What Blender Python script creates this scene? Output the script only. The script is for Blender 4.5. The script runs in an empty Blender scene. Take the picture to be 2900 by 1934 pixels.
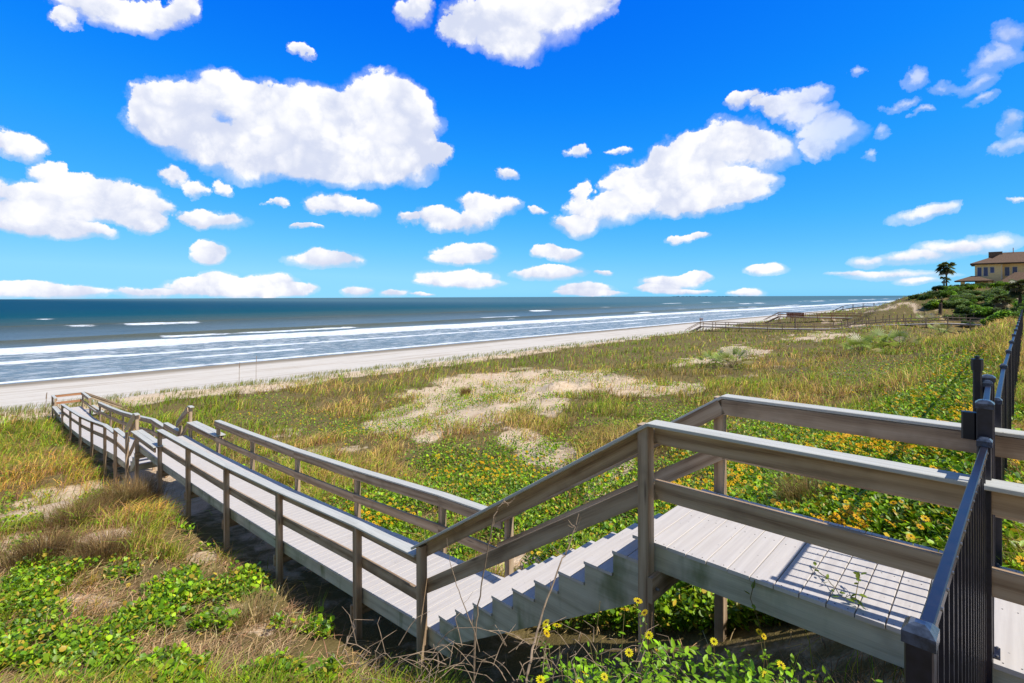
import bpy, math, random
import numpy as np
from mathutils import Vector
R = math.radians
rng = np.random.default_rng(7); random.seed(7)
SC = bpy.context.scene; COL = SC.collection
Z0 = 9.7                      # camera height above the sea (sea level is z = 0)
F = 1458.0                    # focal length in pixels of the 2900 px wide photograph
U = np.array([-.7264, .6873]); V = np.array([.6873, .7264])   # along the boardwalk (to sea) / along the shore

# ------------------------------------------------------------------ camera
cam = bpy.data.cameras.new('camera'); co = bpy.data.objects.new('camera', cam); COL.objects.link(co)
cam.sensor_width = 36; cam.lens = F/2900*36; cam.shift_y = -126.3/2900; cam.clip_start = .05; cam.clip_end = 60000
co.location = (0, 0, Z0); co.rotation_euler = (R(90), R(.226), 0); SC.camera = co
SC.render.resolution_x = 1024; SC.render.resolution_y = 683
SC.view_settings.view_transform = 'Standard'; SC.view_settings.look = 'None'
SC.view_settings.exposure = 0.12; SC.view_settings.gamma = 1; SC.view_settings.use_curve_mapping = False
SC.cycles.max_bounces = 6; SC.cycles.diffuse_bounces = 3; SC.cycles.transmission_bounces = 3
SC.cycles.use_denoising = True
SUN_EL = 51.0; SD = np.array([.8, -.6])         # horizontal direction towards the sun

# ------------------------------------------------------------------ node helpers
class NT:
    def __init__(s, t): s.t = t; s.n = t.nodes; s.l = t.links; s.n.clear()
    def new(s, ty, **k):
        n = s.n.new(ty)
        for a, b in k.items(): setattr(n, a, b)
        return n
    def put(s, sock, v):
        if isinstance(v, bpy.types.NodeSocket): s.l.new(v, sock)
        elif v is not None:
            if sock.type in ('RGBA',) and len(v) == 3: v = (*v, 1)
            sock.default_value = v
    def math(s, op, a, b=None, c=None, clamp=False):
        n = s.new('ShaderNodeMath', operation=op, use_clamp=clamp)
        s.put(n.inputs[0], a); s.put(n.inputs[1], b) if b is not None else None
        s.put(n.inputs[2], c) if c is not None else None
        return n.outputs[0]
    def vm(s, op, a, b=None, c=None, sc=None):
        n = s.new('ShaderNodeVectorMath', operation=op)
        s.put(n.inputs[0], a)
        if b is not None: s.put(n.inputs[1], b)
        if c is not None: s.put(n.inputs[2], c)
        if sc is not None: s.put(n.inputs['Scale'], sc)
        return n.outputs['Value'] if op in ('DOT_PRODUCT', 'LENGTH') else n.outputs[0]
    def mix(s, f, a, b, bt='MIX'):
        n = s.new('ShaderNodeMix', data_type='RGBA', blend_type=bt)
        s.put(n.inputs[0], f); s.put(n.inputs[6], a); s.put(n.inputs[7], b)
        return n.outputs[2]
    def noise(s, vec, scale, detail=2, rough=.5, dist=0, col=False):
        n = s.new('ShaderNodeTexNoise'); s.put(n.inputs['Vector'], vec)
        n.inputs['Scale'].default_value = scale; n.inputs['Detail'].default_value = detail
        n.inputs['Roughness'].default_value = rough; n.inputs['Distortion'].default_value = dist
        return n.outputs['Color' if col else 0]
    def ss(s, x, a, b, lo=0., hi=1.):
        n = s.new('ShaderNodeMapRange', interpolation_type='SMOOTHSTEP')
        s.put(n.inputs[0], x); s.put(n.inputs[1], a); s.put(n.inputs[2], b)
        n.inputs[3].default_value = lo; n.inputs[4].default_value = hi
        return n.outputs[0]
    def ramp(s, f, stops):
        n = s.new('ShaderNodeValToRGB'); s.put(n.inputs[0], f); e = n.color_ramp.elements
        while len(e) < len(stops): e.new(.5)
        for i, (p, c) in enumerate(stops): e[i].position = p; e[i].color = (*c, 1)
        return n.outputs[0]
    def sep(s, v):
        n = s.new('ShaderNodeSeparateXYZ'); s.put(n.inputs[0], v); return n.outputs
    def comb(s, x, y, z):
        n = s.new('ShaderNodeCombineXYZ'); s.put(n.inputs[0], x); s.put(n.inputs[1], y); s.put(n.inputs[2], z); return n.outputs[0]

# ------------------------------------------------------------------ world: Nishita sky with cumulus clouds
W = bpy.data.worlds.new('World'); SC.world = W; W.use_nodes = True
t = NT(W.node_tree)
sky = t.new('ShaderNodeTexSky', sky_type='NISHITA', sun_disc=False)
sky.sun_elevation = R(SUN_EL); sky.sun_rotation = math.atan2(SD[0], SD[1]); sky.altitude = 0
sky.air_density = 1.0; sky.dust_density = .3; sky.ozone_density = 2.5
dirv = t.new('ShaderNodeNewGeometry').outputs['Incoming']
dirv = t.vm('SCALE', dirv, sc=-1.0)
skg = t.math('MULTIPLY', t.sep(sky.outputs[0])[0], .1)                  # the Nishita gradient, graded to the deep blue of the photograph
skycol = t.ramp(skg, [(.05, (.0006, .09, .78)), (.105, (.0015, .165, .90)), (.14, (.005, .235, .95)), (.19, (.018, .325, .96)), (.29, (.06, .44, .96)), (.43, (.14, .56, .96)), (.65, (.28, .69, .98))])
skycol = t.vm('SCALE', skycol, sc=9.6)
hi = t.math('MAXIMUM', t.ss(t.sep(dirv)[2], .50, .80), t.ss(t.sep(dirv)[1], .05, -.45))    # unseen sky overhead and landward: left ungraded and toned down to limit ambient light
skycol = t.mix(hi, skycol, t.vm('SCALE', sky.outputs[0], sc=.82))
# clouds: puffs given as directions (azimuth, elevation) with angular radii
# (x, y, rx, ry) read off the photograph at 2351 px width, turned into directions below
PUFFS = [
 # big left cloud
 (390,240,85,70),(500,230,105,70),(620,260,90,85),(735,260,120,85),(870,240,110,85),(930,290,75,100),(840,330,150,85),(690,340,160,75),(560,345,120,65),(430,305,100,60),(350,275,75,45),(940,370,90,62),(1015,365,32,26),(780,395,130,40),
 # upper right of centre
 (1120,60,100,65),(1220,40,120,75),(1330,5,100,50),(1180,110,70,50),(1060,75,50,28),(955,25,48,35),
 # top left
 (250,20,140,38),(160,40,50,25),(350,30,80,30),(420,18,45,30),
 (690,97,38,14),(712,105,18,18),
 # left bank
 (20,315,60,32),(95,375,60,28),(45,440,80,45),(160,430,90,50),(230,455,110,55),(110,500,130,45),(310,470,90,50),(190,530,85,22),(60,500,80,40),(330,505,60,25),
 (400,397,38,22),(455,425,35,22),(518,420,25,16),(500,498,85,24),(455,505,40,18),
 (483,572,46,28),(480,585,42,18),
 (760,470,65,26),(810,482,52,20),(700,520,40,8),(640,457,30,9),
 (745,596,92,21),(1020,505,60,25),(1085,510,60,28),(1140,480,68,26),(1105,455,40,20),(945,507,32,17),(1160,402,30,15),
 (1070,578,78,20),(1060,592,80,14),(1050,636,95,22),(1055,648,105,14),
 (1250,580,36,15),(1295,588,48,16),(1260,628,88,18),(1385,628,25,7),
 # horizon banks
 (40,655,110,22),(150,665,120,16),(330,665,70,14),(450,655,90,24),(505,640,55,26),(620,645,75,28),(560,665,160,14),(690,660,45,16),
 (825,668,42,14),(905,674,38,9),(970,677,30,5),
 (1345,668,75,17),(1350,675,90,8),(1540,650,75,18),(1590,640,50,14),(1510,665,50,10),(1755,620,55,15),(1715,674,45,13),(1560,672,80,7),
 # large right cloud
 (1660,330,110,55),(1600,350,85,50),(1750,350,95,45),(1540,400,110,55),(1440,420,70,40),(1620,430,120,50),(1700,420,85,35),(1520,455,120,45),(1400,480,85,40),(1330,520,60,28),(1600,480,90,25),(1345,440,18,25),(1690,450,70,22),(1250,487,25,12),
 (1700,240,40,16),(1760,250,40,20),(1810,245,55,35),(1870,225,48,25),(1860,270,65,25),(1910,310,70,40),(1880,340,35,25),(1330,348,32,15),(1430,346,32,9),
 # thin right clouds
 (1975,165,22,16),(2090,190,30,26),(2060,245,40,12),(2160,205,40,16),(2240,200,55,24),(2280,150,60,28),(2320,95,50,32),(2250,240,45,16),(2110,260,35,9),(2010,305,20,15),(1990,355,18,12),
 (2330,290,40,30),(2320,340,55,22),(2110,497,65,17),(2170,485,50,18),(2335,473,30,7),(1560,551,38,9),(1605,545,34,9),
 (1990,605,42,18),(2090,600,85,18),(2180,580,75,24),(2270,570,95,22),(2060,640,130,12),(1960,634,70,6),(2110,655,60,9),
 # beyond the picture, so the sky carries on to the sides
 (-150,300,120,60),(-260,420,160,60),(-200,560,120,30),(-300,650,200,25),(2500,200,120,60),(2650,380,150,60),(2600,560,130,30),(700,-160,200,70),(1600,-220,240,70),
]
THIN = set()
sepd = t.sep(dirv)
az = t.math('ARCTAN2', sepd[0], sepd[1])
el = t.math('ARCSINE', sepd[2])
n1 = t.noise(dirv, 9, 7, .6, .15, col=True)
n2 = t.noise(dirv, 30, 7, .68, 0, col=True)
n1v = t.vm('SUBTRACT', n1, (.5, .5, .5)); n2v = t.vm('SUBTRACT', n2, (.5, .5, .5))
w1 = t.vm('SCALE', n1v, sc=.085); w2 = t.vm('SCALE', n2v, sc=.028)
ww = t.vm('ADD', w1, w2)
ae = t.comb(az, el, 0.0)
nearh = t.ss(el, .0, .20, .38, 1.0)
ae = t.vm('ADD', ae, t.vm('MULTIPLY', t.vm('SCALE', ww, sc=nearh), (1.1, .8, 0)))
acc = None; accy = None
def px2dir(x, y):
    x *= 2900/2351; y *= 2900/2351
    yh = 835 + .00395*x; a = (x-1450)/F; b = (yh-y)/F
    return math.atan2(a, 1), math.atan2(b, math.hypot(a, 1))
for (x, y, rx, ry) in PUFFS:
    a0, e0 = px2dir(x, y); a1, _ = px2dir(x+rx, y); am, _ = px2dir(x-rx, y); _, e1 = px2dir(x, y-ry); _, em = px2dir(x, y+ry)
    ra = max(.004, abs(a1-am)/2)*1.12; re = max(.004, abs(e1-em)/2)*1.12
    q = t.vm('MULTIPLY_ADD', ae, (1/ra, 1/re, 0), (-a0/ra, -e0/re, 0))
    dd = t.vm('DOT_PRODUCT', q, q)
    k = t.math('MAXIMUM', t.math('SUBTRACT', 1.0, dd), 0.0)
    yy = t.vm('DOT_PRODUCT', q, (0, 1, 0))
    yk = t.math('MULTIPLY', yy, k)
    acc = k if acc is None else t.math('ADD', acc, k)
    accy = yk if accy is None else t.math('ADD', accy, yk)
ny = t.sep(n2v); nyy = t.sep(n1v)
def puff(sc, amp):
    vo = t.new('ShaderNodeTexVoronoi', feature='SMOOTH_F1'); t.put(vo.inputs['Vector'], t.vm('ADD', dirv, t.vm('SCALE', n1v, sc=.10))); vo.inputs['Scale'].default_value = sc; vo.inputs['Smoothness'].default_value = .25
    return t.math('MULTIPLY', t.math('SUBTRACT', .45, vo.outputs[0]), amp)
p1 = puff(17, 1.0); p2 = puff(42, .55)
bill = t.math('ADD', p1, p2)
up = t.math('DIVIDE', accy, t.math('ADD', acc, .05))
dens = t.math('ADD', acc, t.math('MULTIPLY', ny[0], .60))
dens = t.math('ADD', dens, t.math('MULTIPLY', nyy[2], 1.1))
dens = t.math('ADD', dens, t.math('MULTIPLY', bill, .45))
wisp = t.ss(az, .42, .60)                       # the clouds to the right are thinner
soft = t.ss(up, -.5, .25, 1.05, .40)
cov = t.ss(dens, .16, t.math('ADD', soft, t.math('MULTIPLY', wisp, .55)))
cov = t.math('MAXIMUM', cov, t.math('MULTIPLY', t.ss(dens, -.15, .55), .38))
cov = t.math('MULTIPLY', cov, t.ss(acc, .0, .14))
thin = t.math('SUBTRACT', 1.0, t.math('MULTIPLY', t.math('MULTIPLY', wisp, .45), t.ss(el, .10, .2)))
cov = t.math('MULTIPLY', cov, thin)
shade = t.math('ADD', t.math('ADD', t.math('MULTIPLY', up, .60), t.math('MULTIPLY', nyy[1], 1.9)), t.math('ADD', t.math('MULTIPLY', ny[1], .35), t.math('MULTIPLY', bill, 1.0)))
shade = t.ss(shade, -.62, .40)
ccol = t.mix(shade, (6.3, 6.8, 8.4, 1), (9.6, 9.6, 9.8, 1))
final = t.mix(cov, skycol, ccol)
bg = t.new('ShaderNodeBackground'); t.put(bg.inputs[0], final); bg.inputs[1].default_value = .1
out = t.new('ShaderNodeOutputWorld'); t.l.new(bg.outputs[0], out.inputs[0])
W.cycles.sampling_method = 'MANUAL'; W.cycles.sample_map_resolution = 512

# ------------------------------------------------------------------ sun
sl = bpy.data.lights.new('sun', 'SUN'); so = bpy.data.objects.new('sun', sl); COL.objects.link(so)
sl.energy = 4.6; sl.angle = R(.5); sl.color = (1, .955, .87)
sv = Vector((SD[0]*math.cos(R(SUN_EL)), SD[1]*math.cos(R(SUN_EL)), math.sin(R(SUN_EL))))
so.rotation_euler = sv.to_track_quat('Z', 'Y').to_euler()
so.location = (20, -20, 40)

# ------------------------------------------------------------------ frame helpers
def W3(s, v, z): return Vector((s*U[0]+v*V[0], s*U[1]+v*V[1], z+Z0))    # z relative to the eye
def sv_of(x, y): return x*U[0]+y*U[1], x*V[0]+y*V[1]
def proj(x, y, z):                                   # world -> photograph pixels (2351 wide)
    px = 1450+F*x/np.maximum(y, .01); py = 840.7+.00395*(px-1450)-F*(z-Z0)/np.maximum(y, .01)
    return px*2351/2900, py*2351/2900
def vnoise(x, y, seed=0):
    xi = np.floor(x).astype(np.int64); yi = np.floor(y).astype(np.int64); fx = x-xi; fy = y-yi
    fx = fx*fx*(3-2*fx); fy = fy*fy*(3-2*fy)
    def h(a, b):
        n = (a*374761393+b*668265263+seed*1274126177) & 0x7fffffff
        n = ((n ^ (n >> 13))*1274126177) & 0x7fffffff
        return ((n ^ (n >> 16)) & 0xffff)/65535.0
    return (h(xi, yi)*(1-fx)+h(xi+1, yi)*fx)*(1-fy)+(h(xi, yi+1)*(1-fx)+h(xi+1, yi+1)*fx)*fy
def fbm(x, y, sc, o=4, seed=0):
    r = 0; a = .5; tot = 0
    for i in range(o):
        r = r+a*vnoise(x*sc, y*sc, seed+i*17); tot += a; a *= .5; sc *= 2.03
    return r/tot
def sst(x, a, b):
    k = np.clip((x-a)/(b-a), 0, 1); return k*k*(3-2*k)

PS = [-60, -3, 0, 1, 2, 3, 4, 5, 7, 8.5, 11, 15, 18.5, 20, 24, 30, 40, 46, 52, 60, 82, 100, 140, 300]
PZ = [-2.0, -2.0, -2.15, -2.6, -3.1, -3.6, -4.0, -4.2, -4.35, -4.5, -4.8, -5.1, -5.45, -6.0, -6.5, -6.8, -7.1, -7.3, -8.2, -8.9, -9.68, -10.6, -12, -14]
HS = [-80, 0, 8, 11.5, 15.6, 17.7, 25, 36, 46, 52, 60, 82, 100, 140, 300]
HZ = [1.3, 1.6, 1.5, .5, -.3, -1.2, -3.9, -5.2, -6.8, -8.2, -8.9, -9.68, -10.6, -12, -14]
def ground(s, v):
    s = np.asarray(s, float); v = np.asarray(v, float)
    a = np.interp(s, PS, PZ); b = np.interp(s, HS, HZ)
    w = sst(v, 110, 150)
    z = a*(1-w)+b*w
    land = 1-sst(s, 44, 56)
    # gentler slope away from the boardwalk, flower bank beyond the landing
    z = z+.55*np.exp(-((s-20)/5.5)**2-((v-27)/11)**2)+.30*np.exp(-((s-14)/3.5)**2-((v-17)/6)**2)+1.1*(fbm(s, v, .42, 3, 12)-.5)*np.exp(-((s-19)/6)**2-((v-26)/12)**2)
    z = z+.35*np.exp(-((s-2.2)/2.0)**2)*sst(v, 5, 6.2)*(1-sst(v, 9, 16))
    z = z+.35*np.exp(-((s-1.2)/1.6)**2-((v-2.2)/.8)**2)
    z = z+land*(fbm(s, v, .16, 3, 3)-.5)*.55*sst(np.hypot(s, v-3), 3, 14)+land*(fbm(s, v, .9, 3, 5)-.5)*.15+land*(fbm(s, v, .45, 2, 6)-.5)*.22*sst(np.hypot(s, v-3), 6, 12)
    z = z+land*sst(v, 112, 140)*(fbm(s, v, .09, 3, 9)-.5)*1.3
    z = z-2.5*(1-w)*np.exp(-((s-2)/5.5)**2-((v-100)/30)**2)*sst(s, -6, 1)
    z = z-.22*np.exp(-((v-4.15)/.9)**2)*sst(s, 0, 2)*(1-sst(s, 36, 42))
    return z
def gz(x, y):
    s, v = sv_of(x, y); return ground(s, v)+Z0
def at(px, py, n=400):                              # photo pixel (2351 wide) -> point on the ground it looks at
    px *= 2900/2351; py *= 2900/2351
    r = (px-1450)/F; k = (840.7+.00395*(px-1450)-py)/F
    d = np.geomspace(1.2, 400, 3000)
    g = gz(r*d, d)-(Z0+k*d); i = np.argmax(g > 0) if (g > 0).any() else 2999
    return r*d[i], d[i], gz(r*d[i], d[i]).item() if hasattr(gz(r*d[i], d[i]), 'item') else gz(r*d[i], d[i])

# ------------------------------------------------------------------ what grows where (in photo terms, then applied on the ground)
def blob(px, py, L, soft=.35):
    m = np.zeros_like(px)
    for (x, y, rx, ry) in L:
        m = np.maximum(m, 1-sst(np.hypot((px-x)/rx, (py-y)/ry), 1-soft, 1+soft))
    return m
SAND = [(1190,886,190,36),(1340,878,130,24),(1090,920,170,42),(990,955,140,36),(930,985,70,22),(1230,930,80,30),(1450,900,70,14),
        (1700,812,62,13),(1640,830,60,10),(1575,838,30,5),(1885,776,62,8),(1810,783,30,5),(1560,895,70,12),(1230,1050,75,38),(1390,1080,50,40),(1170,1010,60,18),(1370,1110,45,60),
        (385,1115,80,60),(330,1150,80,30),(230,1128,150,22),(150,1150,120,20),(60,1190,110,22),(60,1240,70,26),(250,1235,60,20),(1310,1290,110,30),(1200,1290,60,30),
        (560,1395,60,16),(200,1375,80,16),(120,1330,70,12),(300,1440,70,12),(430,1330,60,14),(470,1280,40,14),(620,1440,40,14),(1870,700,0.1,.1),(2010,716,45,7),(2065,706,30,5),(2110,716,60,6),(1925,745,40,5)]
VINE = [(1100,1100,150,60),(1010,1060,110,35),(1180,1180,150,60),(1480,1190,160,90),(900,1200,150,70),(1130,1060,60,40),(1560,990,90,35),(520,1445,190,70),(455,1235,100,40),(110,1505,220,55),(60,1550,320,40),(420,1550,260,35),(700,1540,140,40),
        (340,1315,85,32),(1800,1010,170,50),(2100,1010,160,60),(2180,930,90,40),(1750,1120,170,60),(2080,1170,240,110),(2000,1270,420,120),(1500,935,55,18),(640,1380,120,60),(30,1180,50,30),(90,1400,70,30),(1100,1500,900,60),(1650,1450,350,110),(880,950,30,10),(640,950,40,14),(600,920,60,15)]
DRY = [(90,1070,190,75),(60,1010,120,50),(120,1330,120,40),(170,1390,100,40),(560,1290,60,40),(300,1180,90,26),(440,1500,80,40),(1290,1040,200,50),(1850,930,120,30),(820,920,180,30),(700,900,200,30),(1000,870,250,18),(2230,770,100,30)]
FLOW = [(1080,1105,115,34),(1040,1075,60,24),(860,1230,90,45),(2010,1075,230,40),(2180,1070,90,40),(1720,1060,110,34),(1850,1040,150,26),(2060,1180,200,60),(2010,1080,200,50),(2100,1260,260,80),(1680,1130,70,50),(1580,1075,70,38),(2120,940,120,30),(2180,770,90,16),(2000,860,160,30),(2200,860,90,40),(1400,1090,50,34),(760,985,100,18),(620,960,120,16),(1600,1150,60,40),(2230,1000,60,26)]
def cover(x, y, z):
    px, py = proj(x, y, z); s, v = sv_of(x, y)
    behind = (y < 1.0)
    n1 = fbm(s, v, .55, 4, 21); n2 = fbm(s, v, .22, 3, 33); n3 = fbm(s, v, 1.6, 3, 41)
    j = 1+(n1-.5)*.9
    pxx = px+(n2-.5)*120; pyy = py+(n1-.5)*26
    sand = blob(pxx, pyy, SAND, .45); vine = blob(pxx, pyy, VINE, .5); dry = blob(pxx, pyy, DRY, .5); flo = blob(pxx, pyy, FLOW, .5)
    sand = np.where(behind, 0, sand); vine = np.where(behind, .4, vine); dry = np.where(behind, 0, dry); flo = np.where(behind, 0, flo)
    edge = 42.0+(n2-.5)*4.5+4.0*sst(v, 25, 90)+(n3-.5)*1.5
    beach = sst(s, edge-1.5, edge+1.2)
    under = np.exp(-((v-4.15)/.85)**4)*(s > -.5)*(s < 42)
    # small bare spots everywhere
    spots = sst(n3*.5+n1*.5, .60, .68)*.6*(1-vine)*(s < 30)
    sand = np.clip(np.maximum(sand*np.where(px < 480, sst(n3+sand*.5, .42, .58), sst(n3+sand*.45, .46, .64)), spots*.7), 0, 1)*(1-.55*sst(v, 110, 125))*(1-.45*sst(fbm(s, v, .62, 3, 59), .53, .58)*(v > 5))
    yard = sst(-s, .3, 1.0)
    return dict(px=px, py=py, s=s, v=v, sand=sand, vine=vine, dry=dry, flo=flo, beach=beach, under=under, n1=n1, n2=n2, n3=n3, yard=yard)

# ------------------------------------------------------------------ mesh helpers
def prop(o, label=None, cat=None, group=None, kind=None):
    if label: o['label'] = label
    if cat: o['category'] = cat
    if group: o['group'] = group
    if kind: o['kind'] = kind
    return o
def empty(name, loc, rz=0, **k):
    o = bpy.data.objects.new(name, None); COL.objects.link(o); o.location = loc; o.rotation_euler = (0, 0, rz)
    o.empty_display_size = .2
    return prop(o, **k)
def adopt(o, par):
    if par is not None:
        o.parent = par
        bpy.context.view_layer.update()
        o.matrix_parent_inverse = par.matrix_world.inverted()
def np_mesh(name, verts, faces, mat, col=None, uv=None, par=None, smooth=False):
    """verts (n,3); faces list of int arrays (m,k)"""
    me = bpy.data.meshes.new(name); verts = np.asarray(verts, np.float32)
    me.vertices.add(len(verts)); me.vertices.foreach_set('co', verts.ravel())
    loops = np.concatenate([f.ravel() for f in faces]).astype(np.int32)
    tot = np.concatenate([np.full(len(f), f.shape[1]) for f in faces]).astype(np.int32)
    me.loops.add(len(loops)); me.loops.foreach_set('vertex_index', loops)
    me.polygons.add(len(tot)); st = np.concatenate([[0], np.cumsum(tot)[:-1]]).astype(np.int32)
    me.polygons.foreach_set('loop_start', st)
    try: me.polygons.foreach_set('loop_total', tot)
    except Exception: pass
    if col is not None:
        a = me.color_attributes.new('tint', 'FLOAT_COLOR', 'POINT')
        c = np.ones((len(verts), 4), np.float32); c[:, :col.shape[1]] = col; a.data.foreach_set('color', c.ravel())
    me.update(calc_edges=True); me.validate()
    if smooth: me.polygons.foreach_set('use_smooth', np.ones(len(tot), bool))
    me.materials.append(mat)
    o = bpy.data.objects.new(name, me); COL.objects.link(o); adopt(o, par)
    return o
class MB:
    def __init__(s): s.v = []; s.f = []; s.uv = []
    def prism(s, ring0, ring1, L=1.0, u0=None):
        """closed ring of points at both ends -> side faces + caps, uv along the length"""
        n = len(ring0); b = len(s.v); s.v += list(ring0)+list(ring1)
        u0 = random.uniform(0, 40) if u0 is None else u0; w0 = random.uniform(0, 40)
        per = [0]
        for i in range(n): per.append(per[-1]+(Vector(ring0[(i+1) % n])-Vector(ring0[i])).length)
        for i in range(n):
            j = (i+1) % n
            s.f.append((b+i, b+j, b+n+j, b+n+i)); s.uv.append([(u0, w0+per[i]), (u0, w0+per[i+1]), (u0+L, w0+per[i+1]), (u0+L, w0+per[i])])
        s.f.append(tuple(b+i for i in reversed(range(n)))); s.uv.append([(u0+per[i]*.3, w0+7) for i in reversed(range(n))])
        s.f.append(tuple(b+n+i for i in range(n))); s.uv.append([(u0+per[i]*.3, w0+9) for i in range(n)])
    def beam(s, p0, p1, w, h, up=Vector((0, 0, 1)), ch=.003, side=None):
        """timber from p0 to p1 (axis), w across, h up"""
        p0 = Vector(p0); p1 = Vector(p1); d = p1-p0; L = d.length; d.normalize()
        if side is None: side = d.cross(up).normalized()
        else: side = Vector(side).normalized()
        upv = side.cross(d).normalized()
        a, b = w/2, h/2; c = min(ch, a*.4, b*.4)
        pts = [(-a+c, -b), (a-c, -b), (a, -b+c), (a, b-c), (a-c, b), (-a+c, b), (-a, b-c), (-a, -b+c)] if c > 0 else [(-a, -b), (a, -b), (a, b), (-a, b)]
        s.prism([p0+side*x+upv*y for x, y in pts], [p1+side*x+upv*y for x, y in pts], L)
    def box(s, c, sx, sy, sz, rz=0, ch=.002):
        c = Vector(c); d = Vector((math.cos(rz), math.sin(rz), 0))
        s.beam(c-d*sx/2, c+d*sx/2, sy, sz, ch=ch)
    def tube(s, pts, r0, r1=None, n=7):
        r1 = r0 if r1 is None else r1; rings = []; m = len(pts)
        for i, p in enumerate(pts):
            a = Vector(pts[max(i-1, 0)]); b = Vector(pts[min(i+1, m-1)]); d = (b-a).normalized()
            x = d.cross(Vector((0, 0, 1)) if abs(d.z) < .95 else Vector((1, 0, 0))).normalized(); y = d.cross(x)
            r = r0+(r1-r0)*i/(m-1)
            rings.append([Vector(p)+(x*math.cos(2*math.pi*k/n)+y*math.sin(2*math.pi*k/n))*r for k in range(n)])
        b = len(s.v)
        for rg in rings: s.v += rg
        for i in range(m-1):
            for k in range(n):
                j = (k+1) % n; s.f.append((b+i*n+k, b+i*n+j, b+(i+1)*n+j, b+(i+1)*n+k)); s.uv.append([(i, k/n), (i, (k+1)/n), (i+1, (k+1)/n), (i+1, k/n)])
        s.f.append(tuple(b+k for k in reversed(range(n)))); s.uv.append([(0, 0)]*n)
        s.f.append(tuple(b+(m-1)*n+k for k in range(n))); s.uv.append([(0, 0)]*n)
    def poly(s, pts, uvs=None):
        b = len(s.v); s.v += [Vector(p) for p in pts]; s.f.append(tuple(range(b, b+len(pts)))); s.uv.append(uvs or [(p[0], p[1]) for p in pts])
    def build(s, name, mat, par=None, smooth=False, **k):
        me = bpy.data.meshes.new(name); me.from_pydata([tuple(p) for p in s.v], [], s.f)
        ul = me.uv_layers.new(name='UVMap'); i = 0
        fl = [c for f in s.uv for uvp in f for c in uvp]; ul.data.foreach_set('uv', fl)
        me.materials.append(mat); me.update()
        if smooth:
            for p in me.polygons: p.use_smooth = True
        o = bpy.data.objects.new(name, me); COL.objects.link(o); adopt(o, par)
        return prop(o, **k)

# ------------------------------------------------------------------ materials
def mat(name):
    m = bpy.data.materials.new(name); m.use_nodes = True; return m, NT(m.node_tree)
def finish(t, col, rough=.8, spec=.3, bump=None, bs=.3, bd=.02, metal=0, **k):
    p = t.new('ShaderNodeBsdfPrincipled'); t.put(p.inputs['Base Color'], col); t.put(p.inputs['Roughness'], rough)
    p.inputs['Specular IOR Level'].default_value = spec; p.inputs['Metallic'].default_value = metal
    if bump is not None:
        b = t.new('ShaderNodeBump'); b.inputs['Strength'].default_value = bs; b.inputs['Distance'].default_value = bd
        t.put(b.inputs['Height'], bump); t.l.new(b.outputs[0], p.inputs['Normal'])
    o = t.new('ShaderNodeOutputMaterial'); t.l.new(p.outputs[0], o.inputs[0]); return p
def wood(name, c1, c2, c3, algae=0.0, grain=1.0):
    m, t = mat(name); uv = t.new('ShaderNodeUVMap').outputs[0]
    pos = t.new('ShaderNodeNewGeometry').outputs['Position']
    q = t.vm('MULTIPLY', uv, (1.1, 9, 1)); wob = t.noise(q, 1.0, 3, .5, .4)
    ring = t.new('ShaderNodeTexWave', wave_type='BANDS', bands_direction='Y'); t.put(ring.inputs['Vector'], t.vm('MULTIPLY', uv, (.55, 5, 1)))
    ring.inputs['Scale'].default_value = .55; ring.inputs['Distortion'].default_value = 14; ring.inputs['Detail'].default_value = 2; ring.inputs['Detail Scale'].default_value = .6
    fine = t.noise(t.vm('MULTIPLY', uv, (3, 95, 1)), 1.0, 5, .65)
    f = t.math('ADD', t.math('MULTIPLY', ring.outputs[1], .30*grain), t.math('MULTIPLY', fine, .70))
    c = t.ramp(t.math('ADD', f, t.math('MULTIPLY', t.math('SUBTRACT', wob, .5), .7)), [(.2, c1), (.5, c2), (.85, c3)])
    st = t.noise(pos, 2.3, 4, .6); c = t.mix(t.ss(st, .5, .75, 0, .45), c, tuple(x*.55 for x in c1))
    vo = t.new('ShaderNodeTexVoronoi', feature='F1'); t.put(vo.inputs['Vector'], t.vm('MULTIPLY', uv, (.9, 7, 1))); vo.inputs['Scale'].default_value = 1.0
    c = t.mix(t.ss(vo.outputs[0], .12, .02, 0, .75), c, (.09, .055, .035, 1))
    if algae:
        al = t.noise(t.vm('MULTIPLY', pos, (3, 3, 1.2)), 1.0, 4, .6)
        c = t.mix(t.ss(al, .50, .72, 0, algae), c, (.10, .14, .035, 1))
    finish(t, c, .82, .2, t.math('ADD', f, t.math('MULTIPLY', fine, .6)), .35, .004); return m
M = {}
M['wood'] = wood('weathered_wood', (.235, .15, .088), (.46, .325, .208), (.60, .46, .32))
M['wood_rim'] = wood('rim_wood', (.42, .38, .27), (.60, .56, .42), (.70, .66, .52), algae=.7, grain=.6)
M['wood_red_and_sunlit'] = wood('orange_wood', (.30, .13, .06), (.42, .20, .10), (.5, .27, .14))  # reddish boards, and the sunlit orange painted on the end rails
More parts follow.
